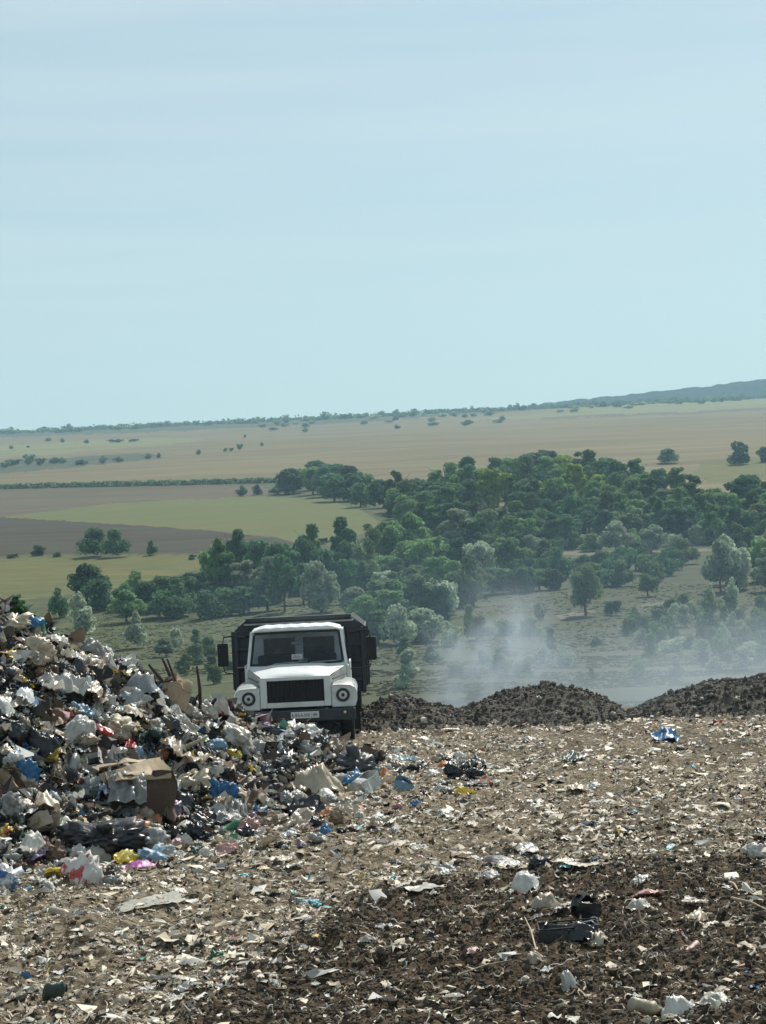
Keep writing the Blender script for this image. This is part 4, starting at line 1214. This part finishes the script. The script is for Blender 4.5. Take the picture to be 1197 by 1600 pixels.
# sticks, roots and boards
def sticks(name, lines, rads, m_, label, cat='branch', group=None):
    bm = nb()
    base = Vector(lines[0][0])
    for L_, r_ in zip(lines, rads):
        btube(bm, [Vector(q) - base for q in L_], r_, 6)
    o = bm_obj(name, bm, m_); o.location = base
    return tag(o, label, cat, group)
def up_stick(px, py, px2, py2, rad, label):
    p = hit(px, py)
    while p.y > 36: py += 3; p = hit(px, py)
    s = p.y / FPX
    q = p + Vector(((px2 - px) * s, -.12, (py - py2) * s))
    sticks('stick', [[p - Vector((0, 0, .1)), p.lerp(q, .5) + Vector((.02, 0, .02)), q]], [[rad, rad * .85, rad * .5]], WOOD, label, 'stick')
up_stick(268, 1064, 236, 1036, .034, 'lowest leaning dark stick on the heap crest next to the truck')
up_stick(282, 1068, 258, 1026, .036, 'longest dark stick poking out of the heap crest next to the truck')
up_stick(284, 1066, 266, 1028, .028, 'thin dark stick beside the longest stick on the heap crest')
up_stick(313, 1080, 312, 1040, .034, 'upright dark stick poking out of the heap nearest the truck')
p = hit(322, 1108); s = p.y / FPX
bm = nb()
prism(bm, [(-40 * s, -.05), (-34 * s, 24 * s), (-18 * s, 20 * s), (16 * s, 2 * s), (24 * s, -.05)], -.02, .02)
o = bm_obj('dark_board', bm, WOOD); o.location = p + Vector((0, -.05, .0)); o.rotation_euler = (-.25, 0, 0)
tag(o, 'broken dark triangular board on the heap beside the truck fender', 'board')
p = hit(388, 1112); s = p.y / FPX
bm = nb(); bbox(bm, -23 * s, 23 * s, -.05, .05, 0, .07, .01); o = bm_obj('cream_beam', bm, P['cream']); o.location = p + Vector((0, 0, .03)); o.rotation_euler = (0, -.03, .1)
tag(o, 'short cream beam lying under the truck headlight', 'beam')
drop('sheet', 868, 1424, 62, 34, 'charcoal', 'dark torn sheet draped over the back of the crushed black crate', zs=.9)
drop('rag', 905, 1466, 60, 26, 'black', 'black muddy rag hanging over the rim of the crushed black crate', lift=.18)
drop('rag', 252, 1272, 52, 34, 'brown', 'brown wadded cardboard at the front corner of the tan box')
drop('rag', 196, 1276, 60, 26, 'charcoal', 'dark wad under the front of the tan cardboard box')
p = hit(985, 1462)
lines, rads = [], []
rr_ = random.Random(5)
for k in range(11):
    a = rr_.uniform(-PI, PI); L_ = rr_.uniform(.18, .42)
    st = p + Vector((rr_.uniform(-.1, .1), rr_.uniform(-.1, .1), .02))
    pts = [st]
    for j in range(1, 6):
        pts.append(st + Vector((math.cos(a + j * .18) * L_ * j / 5, math.sin(a + j * .18) * L_ * j / 5, .11 * math.sin(j * PI / 5.5) * rr_.uniform(.5, 1.2) + rr_.uniform(-.01, .02))))
    lines.append(pts); rads.append([.014, .013, .011, .009, .007, .004])
sticks('root_tangle', lines, rads, mat('dry grey brown root', (.17, .13, .10), .9, .3, 5), 'tangle of dry grey brown roots beside the black crate', 'root'); LAND.append((985, 1455, 'the root tangle'))
def lying(px, py, px2, py2, rad, label, m_=PALEWOOD):
    a, b = hit(px, py), hit(px2, py2)
    mid = a.lerp(b, .5) + Vector((.01, .02, .05))
    sticks('stick', [[a + Vector((0, 0, .03)), mid, b + Vector((0, 0, .04))]], [[rad, rad * .9, rad * .6]], m_, label, 'stick')
lying(1143, 1408, 1205, 1432, .012, 'long pale stick lying on the dark soil by the frame edge')
lying(1140, 1383, 1153, 1397, .012, 'short pale stick lying behind the long pale stick')
lying(715, 1530, 800, 1508, .007, 'thin pale twig lying across the dark soil in the middle')
lying(400, 1512, 475, 1520, .008, 'thin brown twig lying before the dark soil near the dark green wad', WOOD)
lying(838, 1490, 820, 1440, .008, 'curved brown twig beside the black crate', PALEWOOD)

# ------------------------------------------------------------------ more refuse in the heap and on the ground, one by one
HEAP_POLY = [(0, 962), (70, 985), (160, 1018), (240, 1055), (330, 1100), (420, 1122), (540, 1168), (640, 1215), (600, 1245), (520, 1285), (430, 1318), (280, 1345), (120, 1382), (0, 1400)]
SIZE = lambda w: 'small' if w < 24 else ('big' if w > 44 else 'middling')
ADJ = dict(bag='crumpled bag', sheet='torn sheet', rag='wadded rag', box='crushed box', bottle='bottle', stick='stick')
COLS = ['red printed', 'blue printed', 'blue printed', 'green printed', 'yellow printed'] + ['white'] * 9 + ['dirty white'] * 9 + ['cream'] * 8 + ['grey'] * 4 + ['beige'] * 6 + ['black'] * 9 + ['charcoal'] * 9 + ['clear'] * 3 + ['blue', 'pale blue', 'red', 'orange', 'yellow', 'pink', 'purple', 'brown', 'brown', 'brown', 'brown', 'tan', 'tan', 'tan', 'dark green']
def near_label(kind, col, w, px, py):
    L = min(LAND, key=lambda q: math.hypot(q[0] - px, (q[1] - py) * 1.3))
    dx, dy = px - L[0], py - L[1]
    rel = 'beside' if abs(dx) > abs(dy) * 1.2 else ('above' if dy < 0 else 'below')
    far = '' if math.hypot(dx, dy) < 60 else 'farther '
    return f'{SIZE(w)} {col} {ADJ[kind]} {far}{rel} {L[2]}'
taken = [(q[0], q[1], 22) for q in LAND]
counts = dict(bag=0, sheet=0, rag=0, box=0, bottle=0, stick=0)
tries = 0
while sum(counts.values()) < 640 and tries < 9000:
    tries += 1
    x, y = R_(-10, 640), R_(965, 1400)
    if not bool(inside(np.array(x), np.array(y), HEAP_POLY)): continue
    w = 17 + 44 * random.random() ** 2.0
    if 355 < x < 570 and y - w * .5 < 1112: continue
    if any((x - a) ** 2 + ((y - b) * 1.5) ** 2 < (max(w, g) * .38) ** 2 for a, b, g in taken): continue
    k = random.choices(['bag', 'sheet', 'rag', 'box', 'bottle', 'stick'], [32, 36, 26, 5, 4, 5])[0]
    if counts[k] >= 285: continue
    c = random.choice(COLS)
    if k == 'box': c = random.choice(['brown', 'tan', 'tan', 'beige', 'white'])
    if k == 'bottle': c = random.choice(['clear', 'clear', 'green', 'pale blue', 'white'])
    o = drop(k, x, y, w * (1.2 if k in ('sheet', 'rag') else 1.8 if k == 'stick' else 1), w * R_(.5, .85), c, near_label(k, c, w, x, y), KNAME[k][1] + ' items in the rubbish heap', mat_=random.choice([WOOD, WOOD, PALEWOOD]) if k == 'stick' else None, tilt=.7)
    if o is None: continue
    if k == 'stick': o['label'] = near_label(k, 'weathered', w, x, y)
    counts[k] += 1; taken.append((x, y, w))
TAIL = [(560, 1195), (660, 1178), (770, 1182), (770, 1230), (660, 1262), (560, 1300), (430, 1338), (420, 1322), (540, 1280)]
tn = 0
for _ in range(900):
    x, y = R_(420, 770), R_(1178, 1338)
    if not bool(inside(np.array(x), np.array(y), TAIL)): continue
    w = 14 + 24 * random.random() ** 1.6
    if any((x - a) ** 2 + ((y - b) * 1.5) ** 2 < (max(w, g) * .42) ** 2 for a, b, g in taken): continue
    if random.random() < (x - 520) / 420: continue
    k = random.choice(['bag', 'sheet', 'rag', 'rag'])
    c = random.choice(COLS + ['charcoal'] * 8 + ['dirty white'] * 6)
    if drop(k, x, y, w, w * R_(.4, .7), c, near_label(k, c, w, x, y), KNAME[k][1] + ' items of the heap tail', tilt=.5) is not None:
        taken.append((x, y, w)); tn += 1
    if tn >= 60: break
GCOL = ['white'] * 4 + ['dirty white'] * 8 + ['cream'] * 6 + ['beige'] * 8 + ['grey'] * 5 + ['charcoal'] * 4 + ['clear'] * 2 + ['black', 'pale blue', 'pink', 'tan', 'tan', 'brown', 'cyan']
got = 0; tries = 0; taken2 = [(q[0], q[1], 30) for q in LAND]
while got < 290 and tries < 6000:
    tries += 1
    x, y = R_(-5, 1200), 1140 + 460 * random.random() ** 1.15
    if y < 1140 or bool(inside(np.array(x), np.array(y), HEAP_POLY)) or (x < 620 and y < 1250): continue
    px_, py_ = on_flat(x, y)
    dk = float(soil_mask(np.array(px_), np.array(py_)))
    if random.random() < dk * .72: continue
    w = 12 + 30 * random.random() ** 2.4
    if y < 1180: w *= .7
    if any((x - a) ** 2 + ((y - b) * 1.6) ** 2 < (max(w, g) * .55) ** 2 for a, b, g in taken2): continue
    k = random.choices(['sheet', 'rag', 'bag', 'stick', 'bottle'], [46, 34, 7, 8, 3])[0]
    c = random.choice(GCOL)
    o = drop(k, x, y, w * (1.5 if k == 'stick' else 1), w * R_(.22, .42), c, near_label(k, 'weathered' if k == 'stick' else c, w, x, y), KNAME[k][1] + ' scraps on the open ground', tilt=.22, mat_=random.choice([WOOD, PALEWOOD]) if k == 'stick' else None)
    if o is None: continue
    got += 1; taken2.append((x, y, w))

# ------------------------------------------------------------------ uncountable small stuff
def shreds(name, X, Y, Zoff, size, tone, r, tilt, m_, label, curl=.6, asp=(.18, .75)):
    n = len(X)
    u, w = np.meshgrid([-1, 0, 1], [-1, 0, 1]); u = u.ravel(); w = w.ravel()
    a = r.uniform(*asp, (n, 1))
    jit = r.normal(size=(n, 9, 2)) * .33
    lx = (u[None] + jit[..., 0]) ; ly = (w[None] + jit[..., 1]) * a
    lz = r.normal(size=(n, 9)) * curl * .55 - (u[None] ** 2) * r.uniform(-.5, .7, (n, 1)) * curl
    q = np.stack([lx, ly, lz], -1) * size[:, None, None]
    ax = r.normal(size=(n, 3)) * tilt; yaw = r.uniform(0, 2 * PI, n)
    cz, sz = np.cos(yaw), np.sin(yaw)
    x2 = q[..., 0] * cz[:, None] - q[..., 1] * sz[:, None]; y2 = q[..., 0] * sz[:, None] + q[..., 1] * cz[:, None]; z2 = q[..., 2]
    cx_, sx_ = np.cos(ax[:, 0])[:, None], np.sin(ax[:, 0])[:, None]
    y3 = y2 * cx_ - z2 * sx_; z3 = y2 * sx_ + z2 * cx_
    cy_, sy_ = np.cos(ax[:, 1])[:, None], np.sin(ax[:, 1])[:, None]
    x4 = x2 * cy_ + z3 * sy_; z4 = -x2 * sy_ + z3 * cy_
    Zc = G(X, Y) + Zoff
    v = np.stack([x4 + X[:, None], y3 + Y[:, None], z4 + Zc[:, None]], -1).reshape(-1, 3)
    gf = grid_faces(3, 3)
    f = (gf[None] + (np.arange(n) * 9)[:, None, None]).reshape(-1, 4)
    me = np_mesh(name, v, f, True, np.repeat(tone, 9, 0))
    return tag(link(name, me, None, m_), kind='stuff', label=label)

def sample(n, r, d0, d1, u0_, u1_):
    d = 1 / r.uniform(1 / d1, 1 / d0, n)            # even over the picture
    d = np.where(r.random(n) < .5, d, np.sqrt(r.uniform(d0 * d0, d1 * d1, n)))
    u = r.uniform(u0_, u1_, n)
    return (u - IW / 2) / FPX * d, d
LIGHT = np.array([(.70, .64, .52), (.60, .53, .41), (.50, .43, .32), (.76, .74, .66), (.40, .335, .25), (.30, .25, .185), (.20, .165, .125), (.46, .45, .42), (.10, .09, .08), (.05, .05, .05)])
r = np.random.default_rng(11)
X, Y = sample(88000, r, 12.2, 38.5, -150, 1350)
sk = soil_mask(X, Y); hp = heap(X, Y)
dens = .3 + .85 * sm((fbm2(X / .9, Y / 1.5, 3, 131) + .35) / .7)
keep = (r.random(len(X)) < dens * (1 - .84 * sk)) & (hp < .35) & ~((np.abs(X - TX) < 1.2) & (Y > 34.4))
X, Y, sk = X[keep], Y[keep], sk[keep]
n = len(X)
pick = r.choice(10, n, p=[.11, .14, .16, .05, .16, .13, .10, .05, .05, .05])
tone = LIGHT[pick] * r.uniform(.8, 1.15, (n, 1))
acc = r.random(n) < .012
tone[acc] = np.array([(.05, .2, .45), (.5, .1, .08), (.55, .4, .08), (.1, .4, .4), (.05, .2, .1)])[r.integers(0, 5, acc.sum())]
size = r.lognormal(math.log(.024), .5, n).clip(.009, .075) * (.75 + .25 * Y / 25)
shreds('ground_litter', X, Y, r.uniform(-.018, .02, n), size, tone, r, .26, PIECES, 'trampled scraps of plastic and paper covering the ground')
# larger trampled film and rag scraps, pressed flat
X, Y = sample(11000, r, 12.2, 38, -150, 1350)
sk = soil_mask(X, Y)
cl = sm((fbm2(X / 1.1, Y / 1.9, 3, 151) + .05) / .5)
keep = (r.random(len(X)) < (.12 + .8 * cl) * (1 - .82 * sk)) & (heap(X, Y) < .3) & ~((np.abs(X - TX) < 1.2) & (Y > 34.4))
X, Y = X[keep], Y[keep]; n = len(X)
tone = LIGHT[r.choice(10, n, p=[.20, .18, .12, .16, .08, .05, .03, .12, .03, .03])] * r.uniform(.85, 1.1, (n, 1))
shreds('film_litter', X, Y, r.uniform(.0, .03, n), r.lognormal(math.log(.062), .38, n).clip(.03, .13), tone, r, .13, PIECES, 'larger pale film and rag scraps trampled flat into the ground', curl=.38, asp=(.2, .6))
# curled fibres and strips
X, Y = sample(3200, r, 12.4, 30, -100, 1300)
hp = heap(X, Y); X, Y = X[hp < .2], Y[hp < .2]
n = len(X); K = 8
a0 = r.uniform(0, 2 * PI, n); cv = r.normal(size=n) * .5; L_ = r.uniform(.06, .24, n); wd = r.uniform(.002, .006, n)
ang = a0[:, None] + np.arange(K)[None] * cv[:, None] + np.cumsum(r.normal(size=(n, K)) * .35, 1)
sx, sy = np.cumsum(np.cos(ang) * (L_ / K)[:, None], 1), np.cumsum(np.sin(ang) * (L_ / K)[:, None], 1)
cxs, cys = X[:, None] + sx, Y[:, None] + sy
czs = G(cxs.ravel(), cys.ravel()).reshape(n, K) + .012 + .02 * np.abs(np.sin(np.arange(K)[None] * .9 + a0[:, None]))
pa = np.stack([cxs - np.sin(ang) * wd[:, None], cys + np.cos(ang) * wd[:, None], czs + wd[:, None]], -1)
pb = np.stack([cxs + np.sin(ang) * wd[:, None], cys - np.cos(ang) * wd[:, None], czs], -1)
v = np.stack([pa, pb], 2).reshape(-1, 3)
f0 = np.array([[2 * k, 2 * k + 1, 2 * k + 3, 2 * k + 2] for k in range(K - 1)])
f = (f0[None] + (np.arange(n) * 2 * K)[:, None, None]).reshape(-1, 4)
tone = LIGHT[r.choice(6, n)] * .9
tag(link('fibre_litter', np_mesh('fibre_litter', v, f, False, np.repeat(tone, 2 * K, 0)), None, PIECES), kind='stuff', label='curled strips and fibres on the ground')
# heap crumbs
n = 42000
X = r.uniform(-9.5, 1.0, n); Y = r.uniform(18.5, 35, n)
hp = heap(X, Y); keep = (hp > .12) & ~((np.abs(X - TX) < 1.25) & (Y > 34.2)) & (np.abs(IW / 2 + X / Y * FPX - 280) < 420)
X, Y = X[keep], Y[keep]; n = len(X)
HP_ = np.array([(.03, .03, .032), (.05, .045, .042), (.09, .075, .06), (.16, .13, .10), (.30, .26, .20), (.50, .48, .43), (.66, .66, .63), (.36, .37, .37), (.06, .15, .3), (.45, .14, .06), (.5, .4, .1), (.3, .12, .16), (.1, .25, .2)])
tone = HP_[r.choice(13, n, p=[.19, .18, .14, .12, .11, .09, .06, .06, .01, .013, .007, .014, .006])] * r.uniform(.8, 1.15, (n, 1))
shreds('heap_litter', X, Y, r.uniform(-.01, .09, n), r.lognormal(math.log(.045), .6, n).clip(.012, .18), tone, r, .75, PIECES, 'small mixed scraps filling the rubbish heap', .6)

def lumps(name, X, Y, size, tone, r, m_, label, zf=G):
    v0, f0 = ICO1
    n = len(X); k = len(v0)
    q = v0[None] * (1 + .22 * r.normal(size=(n, k, 1))) * size[:, None, None] * r.uniform(.6, 1.1, (n, 1, 3))
    v = (q + np.stack([X, Y, zf(X, Y) + size * .2], -1)[:, None]).reshape(-1, 3)
    f = (f0[None] + (np.arange(n) * k)[:, None, None]).reshape(-1, 3)
    return tag(link(name, np_mesh(name, v, f, False, np.repeat(tone, k, 0)), None, m_), kind='stuff', label=label)
# soil clods
X, Y = sample(60000, r, 12.2, 26, -150, 1350)
sk = soil_mask(X, Y); keep = (r.random(len(X)) < .12 + .88 * sk) & (heap(X, Y) < .2)
X, Y = X[keep], Y[keep]; n = len(X)
SC = np.array([(.075, .060, .046), (.105, .086, .064), (.055, .045, .037), (.15, .12, .09)])
lumps('soil_clods', X, Y, r.lognormal(math.log(.0125), .5, n).clip(.005, .045), SC[r.integers(0, 4, n)], r, CLODS, 'loose dark soil clods')
n = 9000
X = r.uniform(-1.2, 9, n); Y = r.uniform(37, 41.5, n); hm = mound(X, Y); keep = hm > .06; X, Y = X[keep], Y[keep]; n = len(X)
lumps('mound_clods', X, Y, r.lognormal(math.log(.019), .6, n).clip(.006, .09), np.where((r.random(n) < .035)[:, None], 4.0, 1.0) * (SC[r.integers(0, 4, n)] * .7 + .045) * r.uniform(.7, 1.6, (n, 1)), r, CLODS, 'clods and stones on the earth mounds', lambda x, y: H(x, y) + mound(x, y) - .03)
for px, py, w, lab in ((1152, 1093, 12, 'white scrap high on the long earth mound'), (958, 1116, 12, 'white scrap in the notch between the two earth mounds'), (1085, 1106, 9, 'small pale scrap at the foot of the long earth mound'), (842, 1092, 11, 'pale lump on the rounded earth mound'), (610, 1088, 9, 'pale scrap on top of the mound beside the truck')):
    drop('bag', px, py, w, w * .8, 'dirty white', lab)

# ------------------------------------------------------------------ smoke and haze
def smoke(name, loc, scale, dens, nscale, label, col=(.72, .87, 1.0), sharp=.35, lean=0.0):
    M = bpy.data.materials.new(name); M.use_nodes = True
    n, l = M.node_tree.nodes, M.node_tree.links
    n.remove(n['Principled BSDF'])
    pv = n.new('ShaderNodeVolumePrincipled')
    pv.inputs['Color'].default_value = (*col, 1); pv.inputs['Anisotropy'].default_value = .35
    co = n.new('ShaderNodeTexCoord')
    ln = n.new('ShaderNodeVectorMath'); ln.operation = 'LENGTH'
    l.new(co.outputs['Object'], ln.inputs[0])
    fall = n.new('ShaderNodeMapRange'); fall.interpolation_type = 'SMOOTHERSTEP'
    fall.inputs[1].default_value = .98; fall.inputs[2].default_value = .1; fall.inputs[3].default_value = 0; fall.inputs[4].default_value = 1
    l.new(ln.outputs['Value'], fall.inputs[0])
    nz = n.new('ShaderNodeTexNoise'); nz.inputs['Scale'].default_value = nscale; nz.inputs['Detail'].default_value = 5; nz.inputs['Distortion'].default_value = .9
    l.new(co.outputs['Object'], nz.inputs['Vector'])
    r1 = n.new('ShaderNodeMapRange'); r1.inputs[1].default_value = sharp; r1.inputs[2].default_value = .7; r1.inputs[3].default_value = 0; r1.inputs[4].default_value = dens
    l.new(nz.outputs['Fac'], r1.inputs[0])
    mu = n.new('ShaderNodeMath'); mu.operation = 'MULTIPLY'
    l.new(fall.outputs[0], mu.inputs[0]); l.new(r1.outputs[0], mu.inputs[1]); l.new(mu.outputs[0], pv.inputs['Density'])
    l.new(pv.outputs[0], n['Material Output'].inputs['Volume'])
    v, f = ICO3
    o = link(name, np_mesh(name, v, f), None, M)
    o.location = loc; o.scale = scale; o.rotation_euler = (0, lean, 0)
    return tag(o, kind='stuff', label=label)
smoke('smoke', (2.5, 46.5, .4), (2.5, 2.8, 3.5), .85, 2.1, 'pale smoke rising behind the rounded earth mound', lean=.3, sharp=.42)
smoke('smoke_veil', (8.2, 43.2, .0), (8.6, 6.4, 2.9), .17, 1.6, 'thin veil of smoke drifting over the long earth mound', sharp=.18)
smoke('drifting_smoke', (9, 105, 1), (36, 44, 9), .0030, 1.5, 'thin smoke drifting across the valley', sharp=.2, col=(.5, .78, 1.0))
bm = nb(); bbox(bm, -5600, 5600, -4900, 6400, -13, 470)
hz = bm_obj('haze', bm, None)
HM = bpy.data.materials.new('haze'); HM.use_nodes = True
n_, l_ = HM.node_tree.nodes, HM.node_tree.links
n_.remove(n_['Principled BSDF'])
pv = n_.new('ShaderNodeVolumePrincipled')
pv.inputs['Color'].default_value = (.50, .80, 1.0, 1)
pv.inputs['Density'].default_value = .00016
pv.inputs['Anisotropy'].default_value = .2
l_.new(pv.outputs[0], n_['Material Output'].inputs['Volume'])
hz.data.materials.append(HM)
tag(hz, kind='stuff', label='thin blue haze over the valley')

# things that would otherwise share a label are told apart by their order across the view
bpy.context.view_layer.update()
same = {}
for o in S.objects:
    if o.get('category') and o.get('label') and o.parent is None: same.setdefault(o['label'], []).append(o)
ORD = 'first second third fourth fifth sixth seventh eighth ninth tenth eleventh twelfth thirteenth fourteenth'.split()
for lab, os_ in same.items():
    if 2 <= len(os_) <= 14:
        os_.sort(key=lambda o: float(project(np.array(o.location.x), np.array(o.location.y), np.array(o.location.z))[0]))
        for k, o in enumerate(os_):
            place = 'leftmost' if k == 0 else 'rightmost' if k == len(os_) - 1 else ORD[k] + ' from left'
            o['label'] = lab + ', ' + place
